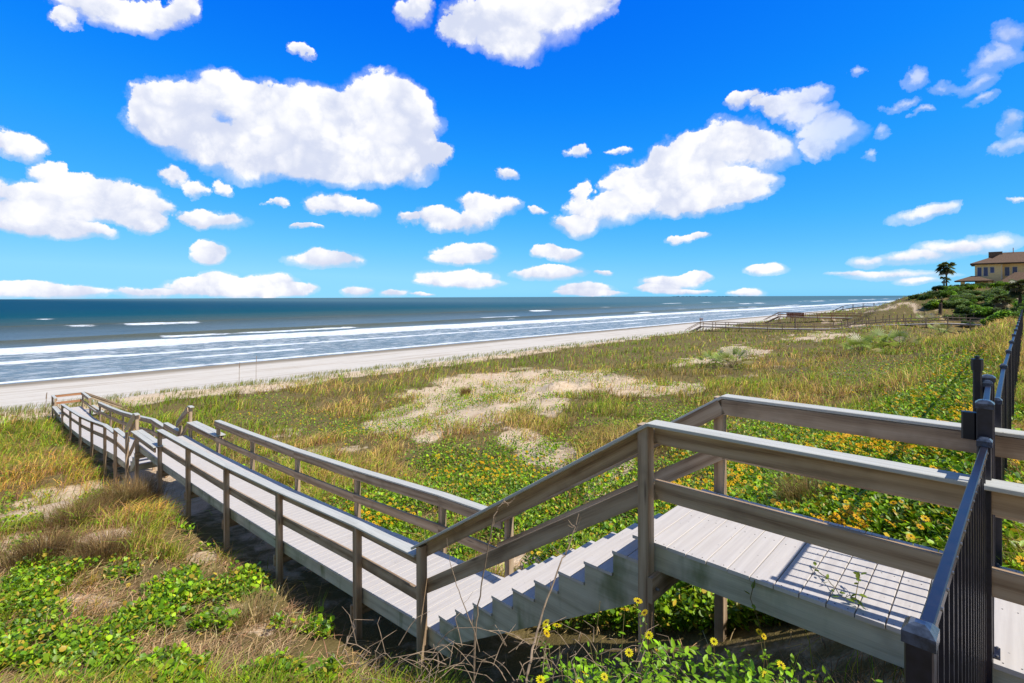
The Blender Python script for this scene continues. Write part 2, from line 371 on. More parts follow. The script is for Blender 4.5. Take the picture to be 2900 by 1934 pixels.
def composite(name, c1, c2):
    m, t = mat(name); uv = t.new('ShaderNodeUVMap').outputs[0]; pos = t.new('ShaderNodeNewGeometry').outputs['Position']
    g = t.noise(t.vm('MULTIPLY', uv, (1.4, 34, 1)), 1.0, 4, .55, .3); fine = t.noise(t.vm('MULTIPLY', uv, (9, 420, 1)), 1.0, 2, .6)
    c = t.mix(t.ss(g, .3, .7), c1, c2)
    dirt = t.noise(pos, 1.7, 5, .65); c = t.mix(t.ss(dirt, .52, .8, 0, .35), c, tuple(x*.72 for x in c1))
    sp = t.new('ShaderNodeTexVoronoi'); t.put(sp.inputs['Vector'], pos); sp.inputs['Scale'].default_value = 13
    c = t.mix(t.ss(sp.outputs[0], .09, .03, 0, .6), c, (.12, .11, .1, 1))
    finish(t, c, .62, .3, t.math('ADD', t.math('MULTIPLY', g, .5), fine), .18, .003); return m
M['deck'] = composite('composite_decking', (.56, .51, .475), (.64, .59, .55))
M['cap'] = composite('composite_cap', (.50, .49, .44), (.61, .60, .545))
def plain(name, col, rough=.5, spec=.4, metal=0, nz=.12, sc=8):
    m, t = mat(name); pos = t.new('ShaderNodeNewGeometry').outputs['Position']; n = t.noise(pos, sc, 4, .6)
    c = t.mix(t.ss(n, .3, .75, 0, 1), tuple(x*(1-nz) for x in col), tuple(min(1, x*(1+nz)) for x in col))
    finish(t, c, t.math('ADD', rough-.08, t.math('MULTIPLY', n, .16)), spec, n, .05, .002, metal); return m
M['black'] = plain('black_powder_coat', (.016, .016, .028), .36, .6, nz=.3, sc=30)
M['cap_metal'] = plain('black_post_cap', (.05, .065, .10), .22, .9, nz=.5, sc=40)
M['latch'] = plain('black_plastic', (.012, .012, .018), .42, .5)
M['bolt'] = plain('galvanised_bolt', (.35, .34, .33), .4, .6, .8)
M['bolt_dark'] = plain('dark_screw', (.05, .045, .045), .6, .4)
M['stucco'] = plain('tan_stucco', (.95, .70, .34), .9, .2, nz=.08, sc=3)
M['trimw'] = plain('white_trim', (.72, .68, .58), .7, .3)
M['glass'] = plain('tinted_window_glass', (.05, .08, .20), .25, .5, nz=.25, sc=.6)
M['roof'] = plain('brown_roof_tiles', (.17, .11, .075), .85, .2, nz=.25, sc=5)
M['fascia'] = plain('dark_fascia', (.10, .065, .04), .8, .2)
M['umb'] = plain('red_umbrella_cloth', (.35, .06, .06), .8, .2)
M['brick'] = plain('brick_red_board', (.30, .09, .045), .8, .2, nz=.3, sc=6)
M['greypost'] = plain('grey_weathered_post', (.16, .12, .10), .9, .1, nz=.3, sc=10)
M['bark'] = plain('palm_bark', (.09, .065, .05), .95, .1, nz=.4, sc=14)
M['skin'] = plain('tanned_skin', (.42, .22, .15), .6, .3)
M['cloth_dark'] = plain('dark_swim_shorts', (.02, .02, .03), .8, .2)
M['cloth_red'] = plain('red_swimwear', (.25, .05, .06), .8, .2)
M['twig'] = plain('dry_twig', (.30, .22, .155), .9, .1, nz=.35, sc=25)
def foliage(name, rough=.55, trans=.35, spec=.25, sat=1.0):
    m, t = mat(name); a = t.new('ShaderNodeAttribute', attribute_name='tint').outputs[0]
    p = t.new('ShaderNodeBsdfPrincipled'); t.put(p.inputs['Base Color'], a); p.inputs['Roughness'].default_value = rough; p.inputs['Specular IOR Level'].default_value = spec
    tr = t.new('ShaderNodeBsdfTranslucent'); t.put(tr.inputs[0], t.mix(1.0, a, (1.15, 1.1, .6, 1), 'MULTIPLY'))
    mx = t.new('ShaderNodeMixShader'); mx.inputs[0].default_value = trans
    t.l.new(p.outputs[0], mx.inputs[1]); t.l.new(tr.outputs[0], mx.inputs[2])
    o = t.new('ShaderNodeOutputMaterial'); t.l.new(mx.outputs[0], o.inputs[0]); return m
M['grass'] = foliage('grass_blades', .6, .3); M['leaf'] = foliage('broad_leaves', .42, .33, .4); M['petal'] = foliage('flower_petals', .6, .35); M['straw'] = foliage('dry_straw', .8, .2, .1)

# sand with litter
m, t = mat('dune_sand'); M['sand'] = m
pos = t.new('ShaderNodeNewGeometry').outputs['Position']; a = t.new('ShaderNodeAttribute', attribute_name='tint').outputs[0]; sa = t.sep(a)
b1 = t.noise(pos, 3.0, 6, .65); b2 = t.noise(pos, 28, 4, .6); b3 = t.noise(pos, .5, 4, .55)
sand = t.mix(t.ss(t.math('ADD', t.math('MULTIPLY', b1, .6), t.math('MULTIPLY', b2, .4)), .38, .60), (.55, .40, .26, 1), (.74, .58, .41, 1))
beachc = t.mix(b3, (.62, .555, .475, 1), (.72, .665, .59, 1))
sx = t.vm('DOT_PRODUCT', pos, (*U, 0)); sy = t.vm('DOT_PRODUCT', pos, (*V, 0)); stk = t.noise(t.comb(t.math('MULTIPLY', sx, .8), t.math('MULTIPLY', sy, .05), 0.0), 1, 5, .65)
beachc = t.mix(t.ss(stk, .50, .64, 0, .65), beachc, (.46, .37, .28, 1))
c = t.mix(sa[1], sand, beachc)
wrk = t.new('ShaderNodeTexVoronoi'); t.put(wrk.inputs['Vector'], pos); wrk.inputs['Scale'].default_value = 1.1
wl = t.math('MULTIPLY', t.ss(t.math('ADD', sx, t.math('MULTIPLY', b3, 5.0)), 61, 64), t.ss(t.math('ADD', sx, t.math('MULTIPLY', b3, 5.0)), 67.5, 65))
beachc = t.mix(t.math('MULTIPLY', t.ss(wrk.outputs[0], .30, .12), t.math('ADD', t.math('MULTIPLY', wl, .8), .10)), beachc, (.20, .15, .10, 1))
wet = t.mix(b3, (.26, .21, .15, 1), (.33, .275, .20, 1)); c = t.mix(sa[2], c, wet)
lit = t.mix(b2, (.10, .075, .025, 1), (.26, .20, .085, 1))
c = t.mix(t.ss(t.math('ADD', sa[0], t.math('MULTIPLY', t.math('SUBTRACT', b1, .5), .9)), .35, .65), c, lit)
p = finish(t, c, t.ss(sa[2], .3, 1., .9, .7), .08, t.math('ADD', t.math('MULTIPLY', b1, 1.0), t.math('MULTIPLY', b2, .3)), .7, .08)

# ------------------------------------------------------------------ terrain, one sheet
def build_ground():
    th = np.linspace(0, 2*np.pi, 1601)[:-1]; rr = np.concatenate([[.3], np.geomspace(.8, 2600, 330)])
    T, Rr = np.meshgrid(th, rr); X = Rr*np.sin(T); Y = Rr*np.cos(T)
    s, v = sv_of(X, Y); z = ground(np.clip(s, -80, 290), np.clip(v, -300, 1500))+Z0
    P = np.stack([X, Y, z], -1).reshape(-1, 3); n, m = X.shape
    i = np.arange(n-1)[:, None]*m+np.arange(m)[None]; j = np.arange(n-1)[:, None]*m+(np.arange(m)[None]+1) % m
    Fq = np.stack([i, i+m, j+m, j], -1).reshape(-1, 4)
    c = cover(P[:, 0], P[:, 1], P[:, 2])
    litter = np.clip((1-c['sand']*1.15)*(1-c['beach'])*(.72+.3*c['n2']), 0, 1)*(1-.35*c['under'])
    litter = np.where(c['v'] > 104, np.clip(litter*.9, 0, 1), litter)*(1-.4*c['yard'])
    wet = sst(c['s'], 73.5+4*fbm(c['s']*0, c['v'], .03, 3, 15), 78.5)
    np_mesh('ground', P, [Fq[:, ::-1]], M['sand'], np.stack([litter, sst(c['s'], 44, 50), wet], -1), smooth=True)['kind'] = 'structure'
build_ground()

# ------------------------------------------------------------------ sea
def build_sea():
    m, t = mat('sea_water'); pos = t.new('ShaderNodeNewGeometry').outputs['Position']; x = t.vm('DOT_PRODUCT', pos, (*U, 0)); y = t.vm('DOT_PRODUCT', pos, (*V, 0)); tc = t.comb(x, y, 0.0)
    n_long = t.noise(t.vm('MULTIPLY', tc, (.02, .012, 1)), 1, 4, .55); n_mid = t.noise(t.vm('MULTIPLY', tc, (.22, .07, 1)), 1, 5, .6)
    n_fine = t.noise(t.vm('MULTIPLY', tc, (1.1, .45, 1)), 1, 5, .68); n_foam = t.noise(t.vm('MULTIPLY', tc, (.75, .30, 1)), 1, 6, .72, .8)
    n_v = t.noise(t.vm('MULTIPLY', tc, (.004, .016, 1)), 1, 2, .5)
    wob = t.math('MULTIPLY', t.math('SUBTRACT', n_long, .5), 16.0); wob = t.math('ADD', wob, t.math('MULTIPLY', t.math('SUBTRACT', n_mid, .5), 5.0))
    xs = t.math('ADD', x, t.math('MULTIPLY', wob, t.ss(x, 84, 130, .25, 1.0)))
    foam = None
    def band(c, w0, w1, thr, k=1.0):          # sharp seaward face w1, soft trailing side w0 (shore side)
        up = t.ss(xs, c-w0, c-w0*.25); dn = t.ss(xs, c+w1, c+w1*.2); b = t.math('MULTIPLY', up, dn)
        if thr is not None:
            nv = t.noise(t.vm('MULTIPLY', t.vm('ADD', tc, (0, c*7.7, 0)), (.002, .014, 1)), 1, 2, .5)
            b = t.math('MULTIPLY', b, t.ss(nv, thr, thr+.06))
        return t.math('MULTIPLY', b, k)
    L = [band(84, 2.2, 1.6, None, .95), band(108, 3.2, 1.3, None, 1.0), band(132, 13, 5, None, 1.35), band(152, 5, 2, .56, 1.1), band(228, 9, 4, .53, 1.25), (band(262, 8, 3, .6, 1.0)), band(318, 10, 5, .63, 1.0), band(178, 5, 2, .62, .9), band(96, 3, 1.5, .52, .8)]
    for b in L: foam = b if foam is None else t.math('MAXIMUM', foam, b)
    foam = t.math('MULTIPLY', foam, t.ss(n_mid, .22, .50, .55, 1.15))
    lace = t.math('MULTIPLY', t.ss(xs, 84, 90), t.ss(xs, 124, 112)); lace2 = t.math('MULTIPLY', t.ss(xs, 132, 126), t.ss(xs, 84, 86))
    wb = t.ss(xs, 104, 112, .40, .58)
    fo = t.ss(t.math('ADD', foam, t.math('MULTIPLY', t.math('SUBTRACT', n_foam, .5), 2.4)), .38, .70)
    fo = t.math('MULTIPLY', fo, t.math('GREATER_THAN', foam, .02))
    la = t.math('MULTIPLY', t.ss(t.math('ADD', n_foam, t.math('MULTIPLY', n_fine, .35)), .62, .73), t.math('MULTIPLY', lace2, wb))
    fo = t.math('MAXIMUM', fo, la)
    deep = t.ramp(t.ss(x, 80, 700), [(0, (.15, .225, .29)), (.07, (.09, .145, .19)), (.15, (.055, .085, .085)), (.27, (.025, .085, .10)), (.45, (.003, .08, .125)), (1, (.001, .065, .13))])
    olive = t.math('MULTIPLY', t.ss(xs, 140, 156), t.ss(xs, 172, 160)); ol2 = t.math('MULTIPLY', t.ss(xs, 226, 238), t.ss(xs, 256, 242))
    olive = t.math('MAXIMUM', olive, ol2)
    c = t.mix(t.math('MULTIPLY', olive, .9), deep, (.085, .08, .025, 1))
    c = t.mix(t.ss(n_mid, .45, .75, 0, .35), c, (.02, .035, .05, 1))
    # greyer water further up the coast
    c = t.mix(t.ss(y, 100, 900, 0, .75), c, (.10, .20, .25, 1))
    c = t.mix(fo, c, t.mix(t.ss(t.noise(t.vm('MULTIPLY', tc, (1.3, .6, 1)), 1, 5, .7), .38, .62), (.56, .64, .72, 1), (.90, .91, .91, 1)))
    bump = t.math('ADD', t.math('MULTIPLY', n_mid, 1.0), t.math('MULTIPLY', n_fine, .35)); bump = t.math('ADD', bump, t.math('MULTIPLY', fo, .25))
    bm = t.new('ShaderNodeBump'); bm.inputs['Strength'].default_value = 1.0; bm.inputs['Distance'].default_value = .7; t.put(bm.inputs['Height'], bump)
    df = t.new('ShaderNodeBsdfDiffuse'); t.put(df.inputs[0], c); t.l.new(bm.outputs[0], df.inputs['Normal'])
    gl = t.new('ShaderNodeBsdfGlossy'); gl.inputs[0].default_value = (.92, 1, .92, 1); gl.inputs['Roughness'].default_value = .28; t.l.new(bm.outputs[0], gl.inputs['Normal'])
    fr = t.new('ShaderNodeFresnel'); fr.inputs[0].default_value = 1.33; t.l.new(bm.outputs[0], fr.inputs['Normal'])
    fac = t.math('MULTIPLY', t.math('MULTIPLY', fr.outputs[0], t.ss(x, 90, 420, .38, .07)), t.math('SUBTRACT', 1.0, fo))
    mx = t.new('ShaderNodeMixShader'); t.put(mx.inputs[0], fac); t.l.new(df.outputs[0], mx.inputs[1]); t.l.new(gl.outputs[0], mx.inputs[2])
    ot = t.new('ShaderNodeOutputMaterial'); t.l.new(mx.outputs[0], ot.inputs[0])
    s = np.concatenate([np.arange(74, 330, .8), np.geomspace(331, 26000, 60)]); v = np.concatenate([-np.geomspace(9000, 260, 20), np.arange(-250, 420, 3.), np.geomspace(425, 24000, 70)])
    S, Vv = np.meshgrid(s, v)
    z = 0*S
    w = (fbm(S, Vv, .01, 3, 60)-.5)*16
    for c0, a, wd in ((109, .16, 1.6), (134, .55, 4), (160, .75, 6), (236, .9, 7), (200, .35, 6), (280, .5, 9), (320, .5, 9)):
        x_ = S+w-c0; z = z+a*np.exp(-(x_/wd)**2)*(.45+.9*fbm(S*0+c0, Vv, .018, 3, 70))
    z = z+(fbm(S, Vv, .12, 3, 80)-.5)*.18*sst(S, 84, 110)*(S < 600)
    P = np.stack([S*U[0]+Vv*V[0], S*U[1]+Vv*V[1], z+.02], -1).reshape(-1, 3); n, mm = S.shape; i = np.arange(n-1)[:, None]*mm+np.arange(mm-1)[None]
    Fq = np.stack([i, i+1, i+mm+1, i+mm], -1).reshape(-1, 4)
    np_mesh('sea', P, [Fq[:, ::-1]], m, smooth=True)['kind'] = 'structure'
build_sea()
def far_shore():
    mb = MB(); n = 70
    for i in range(n):
        a = math.atan2((1905+i*3.3-1450)/F, 1); D = 9000; h = 9.7*0+random.uniform(3, 15)*(1-.5*i/n)
        mb.box((math.sin(a)*D, math.cos(a)*D, h/2), 26+random.uniform(0, 14), 60, h, rz=-a, ch=0)
    mb.build('hills', plain('hazed_shore', (.10, .22, .32), .9, .1), kind='structure')  # bluish haze of distance is mixed into this colour
far_shore()

# ------------------------------------------------------------------ the boardwalk
vS = Vector((V[0], V[1], 0)); uS = Vector((U[0], U[1], 0))
D1 = -1.83                                             # upper landing
def deck1(s): return np.interp(s, [4.1, 4.75, 6.03, 8.46, 10.93, 13.47, 16, 18.9], [-3.63, -3.66, -3.76, -3.94, -4.10, -4.22, -4.32, -4.38])
def deck2(s): return np.interp(s, [19.9, 22, 24, 27, 30, 33.2, 36.4, 41.2], [-5.30, -5.41, -5.62, -5.94, -6.21, -6.42, -6.60, -6.65])
bw = empty('boardwalk', W3(1.9, 4.15, -3.2), label='long grey timber and composite boardwalk stepping down from the black gate to the beach', category_='') if False else empty('boardwalk', W3(1.9, 4.15, -3.2))
prop(bw, 'long near boardwalk with stairs, benches and grey deck running down to the beach', 'boardwalk')
def planks(name, s0, s1, v0, v1, zf, mm, par, pitch=.1445, w=.1385, th=.025):
    mb = MB(); s = s0
    while s < s1:
        z = zf(s+w/2); jj = random.uniform(-.004, .004)
        za, zb = zf(s)-th/2, zf(s+w)-th/2
        c0 = W3(s+w/2, v0+jj, z-th/2); c1 = W3(s+w/2, v1+jj, z-th/2)
        mb.beam(c0, c1, w, th, ch=.003, side=(W3(s+w, 0, zb)-W3(s, 0, za)))
        s += pitch
    return mb.build(name, mm, par)
planks('deck', -3.0, 1.93, 3.50, 4.79, lambda s: D1, M['deck'], bw)
scr = MB()                                             # pairs of screws in every board of the landing
for k in range(34):
    s_ = -3.0+k*.1445
    for v_ in (3.53, 4.14, 4.755):
        for q_ in (.035, .104):
            p_ = W3(s_+q_+random.uniform(-.004, .004), v_+random.uniform(-.006, .006), D1); scr.tube([p_-Vector((0, 0, .002)), p_+Vector((0, 0, .0012))], .0042, n=6)
scr.build('deck_screws', M['bolt_dark'], bw, kind='stuff')
planks('deck', 4.18, 18.86, 3.50, 4.79, deck1, M['deck'], bw)
planks('deck', 20.0, 41.1, 3.50, 4.79, deck2, M['deck'], bw)
def rim(s0, s1, zf, step, side_v, h=.184, gap=.027):
    mb = MB(); ss_ = np.arange(s0, s1, step).tolist()+[s1]
    for a, b in zip(ss_[:-1], ss_[1:]):
        mb.beam(W3(a+.001, side_v, zf(a)-gap-h/2), W3(b-.001, side_v, zf(b)-gap-h/2), .038, h)
    return mb
for vv in (3.531, 4.755):
    rim(-3.0, 1.90, lambda s: D1, 4.9, vv).build('rim_joist', M['wood_rim'], bw)
    rim(4.25, 18.84, deck1, 2.45, vv).build('rim_joist', M['wood_rim'], bw)
    rim(20.1, 41.05, deck2, 3.0, vv).build('rim_joist', M['wood_rim'], bw)
for s in (1.86, -.3, 18.83, 20.12, 41.0, 4.3):
    z = D1 if s < 3 else float(deck1(s) if s < 19 else deck2(s))
    mb = MB(); mb.beam(W3(s, 3.56, z-.13), W3(s, 4.73, z-.13), .038, .184); mb.build('end_joist', M['wood_rim'], bw)
# stairs: sawn stringers and two-board treads
def stairs(par, s0, z0, n, rise, run, vs, deep=.30, mm='wood_rim', v0=3.50, v1=4.79):
    for vv in vs:
        mb = MB(); top = []; th = .027
        zz = z0-th
        top.append((s0-.02, zz));
        s = s0; z = z0
        pts = [(s0-.03, z0-.03)]
        for i in range(n):
            pts.append((s, z-th)); z -= rise; pts.append((s, z-th)) if i < n-1 or True else None
            s += run
        pts.append((s-run+.24, z-th))
        pts.append((s-run+.20, z-th-.13)); pts.append((s-run-.02, z-th-.14))
        pts.append((s0-.03, z0-deep-.16))
        r0 = [W3(a, vv-.019, b) for a, b in pts]; r1 = [W3(a, vv+.019, b) for a, b in pts]
        b = len(mb.v); k = len(pts); mb.v += r0+r1; uo = random.uniform(0, 30)
        uvp = [(uo+a, b_) for a, b_ in pts]
        mb.f.append(tuple(range(b, b+k))); mb.uv.append(uvp)
        mb.f.append(tuple(b+k+i for i in reversed(range(k)))); mb.uv.append(uvp[::-1])
        for i in range(k):
            j = (i+1) % k; mb.f.append((b+i, b+k+i, b+k+j, b+j)); mb.uv.append([uvp[i], (uvp[i][0], uvp[i][1]+.04), (uvp[j][0], uvp[j][1]+.04), uvp[j]])
        mb.build('stair_stringer', M[mm], par)
    s = s0; z = z0
    for i in range(n-1):
        z -= rise; mb = MB()
        for q in range(2):
            a = s+.004+q*(run/2); mb.beam(W3(a+run/4, v0, z-.0125), W3(a+run/4, v1, z-.0125), run/2-.004, .025)
        mb.build('stair_tread', M['deck'], par); s += run
stairs(bw, 1.956, D1, 10, .18, .2745, (3.531, 4.14, 4.755))
stairs(bw, 18.87, -4.38, 5, .184, .27, (3.531, 4.14, 4.755))
# posts, rails and caps
PV = {-1: 3.447, 1: 4.845}; RV = {-1: 3.511, 1: 4.781}; CVv = {-1: 3.456, 1: 4.834}
def post(s, sd, ztop, zbot=None, v=None, mm='wood'):
    v = PV[sd] if v is None else v; zb = float(ground(s, v))-.35 if zbot is None else zbot
    mb = MB(); mb.beam(W3(s, v, zb), W3(s, v, ztop), .089, .089, up=vS, ch=.005, side=uS); return mb.build('post', M[mm], bw)
def run_rail(pts, sd, off_v=0.0, cap=True, mid=True, mm='wood', over0=0.0, over1=0.0):
    """pts: (s, cap top z)"""
    capm = MB(); rl = MB(); md = MB()
    for i, ((s0, z0), (s1, z1)) in enumerate(zip(pts[:-1], pts[1:])):
        a = s0-(over0 if i == 0 else 0); b = s1+(over1 if i == len(pts)-2 else 0); sl_ = (z1-z0)/(s1-s0)
        za = z0+(a-s0)*sl_; zb = z1+(b-s1)*sl_; cv = CVv[sd]+off_v; rv = RV[sd]+off_v
        if cap: capm.beam(W3(a, cv, za-.013), W3(b, cv, zb-.013), .142, .026, ch=.004)
        rl.beam(W3(a+.002, rv, za-.030-.07), W3(b-.002, rv, zb-.030-.07), .038, .139)
        if mid: md.beam(W3(a+.002, rv, za-.44-.07), W3(b-.002, rv, zb-.44-.07), .038, .139)
    if cap: capm.build('cap_rail', M['cap'], bw)
    rl.build('top_rail', M[mm], bw)
    if mid: md.build('mid_rail', M[mm], bw)
def bear(s, z, mm='wood'):
    mb = MB(); mb.beam(W3(s, 3.385, z-.30), W3(s, 4.90, z-.30), .038, .184, ch=.006); o = mb.build('cross_beam', M[mm], bw)
    for v in (3.38, 4.905):
        b = MB(); b.tube([W3(s-.02, v+.06, z-.30), W3(s-.045, v+.06, z-.30)], .012, n=6); b.build('bolt', M['bolt'], o)
TOP = -.92
for sd in (-1, 1):
    # upper landing
    post(1.905, sd, TOP-.026); post(-2.6, sd, TOP-.026)
    if sd == 1: post(-.35, sd, TOP-.026)
    run_rail([(-3.0, TOP), (1.86, TOP)], sd)
    # stair rails
    run_rail([(1.86, TOP), (4.63, -2.70)], sd, over1=.14)
    post(4.655, sd, -2.745)
    # first long flight, cap heights as measured
    P1 = [(4.72, -2.86), (6.03, -2.92), (8.46, -3.10), (10.93, -3.25), (13.47, -3.36), (16.0, -3.45)]
    run_rail(P1, sd, over1=.07, mid=False)
    run_rail(P1+[(18.66, -3.52)], sd, cap=False, mid=False) if False else None
    md = MB()
    Pm = P1+[(18.7, -3.52)]
    for (a, za), (b, zb) in zip(Pm[:-1], Pm[1:]): md.beam(W3(a+.002, RV[sd], za-.51), W3(b-.002, RV[sd], zb-.51), .038, .139)
    md.build('mid_rail', M['wood'], bw)
    for s, z in P1[1:]: post(s, sd, z-.026)
    post(18.66, sd, -3.47)
    # stair rails of the second flight
    md = MB(); md.beam(W3(18.66, RV[sd], -3.53), W3(20.0, RV[sd], -4.26), .038, .139); md.build('top_rail', M['wood'], bw)
    md = MB(); md.beam(W3(18.5, CVv[sd]+.02*sd, -3.44), W3(18.78, CVv[sd]+.02*sd, -3.44), .12, .026); md.beam(W3(18.78, CVv[sd]+.02*sd, -3.44), W3(20.12, CVv[sd]+.02*sd, -4.17), .12, .026); md.build('cap_rail', M['cap'], bw)
    md = MB(); md.beam(W3(18.7, RV[sd], -4.03), W3(20.0, RV[sd], -4.92), .038, .139); md.build('mid_rail', M['wood'], bw)
    PP = [20.05, 21.95, 23.9, 26.8, 30.0, 33.2, 36.4] if sd < 0 else [19.75, 21.6, 23.4, 26.2, 29.0, 32.0, 35.0]
    post(PP[0], sd, -4.24)
    zc = lambda s: float(deck2(s))+.97
    run_rail([(PP[0]+.05, -4.40), (PP[1], -4.43)], sd, mid=False)
    post(PP[1], sd, -4.456)
    q = [(PP[1]+.06, -4.58)]+[(s, zc(s)) for s in PP[2:]]
    run_rail(q, sd, over1=.06, mid=False)
    md = MB()
    qq = [(PP[0]+.05, -4.50), (PP[1], -4.50)]+[(s, zc(s)) for s in PP[2:]]+[(40.95, -5.75)]
    for (a, za), (b, zb) in zip(qq[:-1], qq[1:]): md.beam(W3(a+.002, RV[sd], za-.49), W3(b-.002, RV[sd], zb-.49), .038, .139)
    md.build('mid_rail', M['wood'], bw)
    for s in PP[2:]: post(s, sd, zc(s)-.026)
    e0 = 39.5 if sd < 0 else 38.2
    post(e0, sd, -5.75); post(40.95, sd, -5.75)
    run_rail([(e0-.05, -5.72), (41.0, -5.74)], sd, mid=False)
    # benches in the gaps of the railing
    for (a, b, zf) in ((15.93, 18.6, deck1), ((PP[-1]-.1), e0-.1, deck2)):
        bench = MB(); bv = PV[sd]+.02*sd
        for q_ in (-1, 1): bench.beam(W3(a, bv+q_*.072, float(zf(a))+.45), W3(b, bv+q_*.072, float(zf(b))+.45), .139, .028)
        bo = bench.build('bench_seat', M['cap'], bw)
        ap = MB()
        for q_ in (-1, 1): ap.beam(W3(a+.05, bv+q_*.085, float(zf(a))+.365), W3(b-.03, bv+q_*.085, float(zf(b))+.365), .036, .139)
        ap.beam(W3(b-.05, bv-.1, float(zf(b))+.365), W3(b-.05, bv+.1, float(zf(b))+.365), .036, .139)
        ap.build('bench_apron', M['wood'], bo)
for s in (1.84, 6.09, 8.52, 10.99, 13.53, 16.06, 18.6): bear(s, D1 if s < 3 else float(deck1(s)))
for s in (22.02, 26.86, 30.06, 33.3, 36.5): bear(s, float(deck2(s)))
# seaward end: rail across and a short stair towards the sand
ea = MB(); ea.beam(W3(40.96, 3.40, -5.83), W3(40.96, 4.9, -5.83), .038, .139); ea.build('end_rail', M['wood_red_and_sunlit'], bw)  # sunlit orange of both end rails is put into the wood colour
ea = MB(); ea.beam(W3(40.96, 3.40, -6.25), W3(40.96, 4.9, -6.25), .038, .139); ea.build('end_rail', M['wood_red_and_sunlit'], bw)
ea = MB(); ea.beam(W3(41.0, 3.40, -5.745), W3(41.0, 4.98, -5.745), .139, .026); ea.build('cap_rail', M['cap'], bw)
for ss_ in (39.95, 41.0):
    ea = MB(); ea.beam(W3(ss_, 4.90, -5.83), W3(ss_, 7.6, -7.45), .038, .139); ea.build('stair_rail', M['wood'], bw)
    ea = MB(); ea.beam(W3(ss_, 4.90, -5.74), W3(ss_, 7.65, -7.35), .139, .026); ea.build('cap_rail', M['wood'], bw)
    mbp = MB(); mbp.beam(W3(ss_, 7.5, -8.6), W3(ss_, 7.5, -7.35), .089, .089, up=vS, side=uS); mbp.build('post', M['wood'], bw)
for i in range(6):
    ea = MB(); ea.beam(W3(39.95, 5.02+i*.28, -6.84-i*.17), W3(41.0, 5.02+i*.28, -6.84-i*.17), .27, .026); ea.build('stair_tread', M['deck'], bw)

# ------------------------------------------------------------------ black metal fence and gate
FD = np.array([.7129, .7013]); FDn = Vector((FD[0], FD[1], 0)); FN = Vector((-FD[1], FD[0], 0))
GA = Vector((0, 0, 0))
def line_pt(P0, t_): return Vector((P0[0]+FD[0]*t_, P0[1]+FD[1]*t_, 0))
P_G1 = np.array([.891, 1.127]); P_G2 = np.array([2.372, 2.587])
def metal_post(par, P, ztop, zbot, w=.051, capw=.060, d=FDn, name='post'):
    mb = MB(); d = Vector(d); n = Vector((-d.y, d.x, 0))
    mb.beam((P[0], P[1], Z0+zbot), (P[0], P[1], Z0+ztop), w, w, up=n, ch=.003, side=d); o = mb.build(name, M['black'], par)
    c = MB(); h = capw/2; z = Z0+ztop
    def ring(hh, zz): return [Vector((P[0], P[1], zz))+d*a*hh+n*b*hh for a, b in ((-1, -1), (1, -1), (1, 1), (-1, 1))]
    R_ = [ring(h, z-.022), ring(h, z+.004), ring(h*.62, z+.017), ring(h*.30, z+.021)]
    b = 0; c.v = [p for r_ in R_ for p in r_]
    for k in range(3):
        for i in range(4):
            j = (i+1) % 4; c.f.append((k*4+i, k*4+j, k*4+4+j, k*4+4+i)); c.uv.append([(0, 0)]*4)
    c.f.append((3, 2, 1, 0)); c.uv.append([(0, 0)]*4); c.f.append((12, 13, 14, 15)); c.uv.append([(0, 0)]*4)
    c.build('post_cap', M['cap_metal'], o); return o
def panel(par, A, B, ztop, zbot, pitch=.118, bal=.016, rw=.029, name='fence_panel', rise=.02, screws=True):
    A = Vector((A[0], A[1], 0)); B = Vector((B[0], B[1], 0)); d = (B-A); L = d.length; d.normalize(); n = Vector((-d.y, d.x, 0))
    mb = MB(); up = Vector((0, 0, 1))
    k = int(L/pitch); off = (L-(k-1)*pitch)/2
    for i in range(k):
        p = A+d*(off+i*pitch); mb.beam(p+up*(Z0+zbot+.03), p+up*(Z0+ztop-.02), bal, bal, up=n, ch=0, side=d)
    o = mb.build(name, M['black'], par)
    for zz, h in ((ztop-.014, .032), (zbot+.12, .030)):
        r = MB(); r.beam(A+d*.027+up*(Z0+zz), B-d*.027+up*(Z0+zz), rw, h, ch=.003); ro = r.build('fence_rail', M['black'], o)
    if screws:
        s_ = MB()
        for i in range(k):
            p = A+d*(off+i*pitch)+up*(Z0+ztop-.012)-n*(rw/2)
            s_.tube([p, p-n*.004], .005, n=6)
        s_.build('screw', M['bolt'], o)['kind'] = 'stuff'
    return o
GX = .055                                             # the gate line crosses the landing at s = GX
f1 = empty('metal_fence', (P_G1[0], P_G1[1], gz(*P_G1)))
prop(f1, 'black metal picket fence panel in the corner below the gate, nearest its square cap', 'fence')
metal_post(f1, P_G1, -.735, -3.4); metal_post(f1, P_G2, -.735, -3.4)
panel(f1, P_G1, P_G2, -.76, -2.35)
Pm1 = P_G1-FD*2.05; metal_post(f1, Pm1, -.735, -3.0); 
# the lower panel that returns from the corner post towards the viewer
panel(f1, P_G1, P_G1-np.array([.28, 1.9])*.55, -.86, -2.3, screws=False)
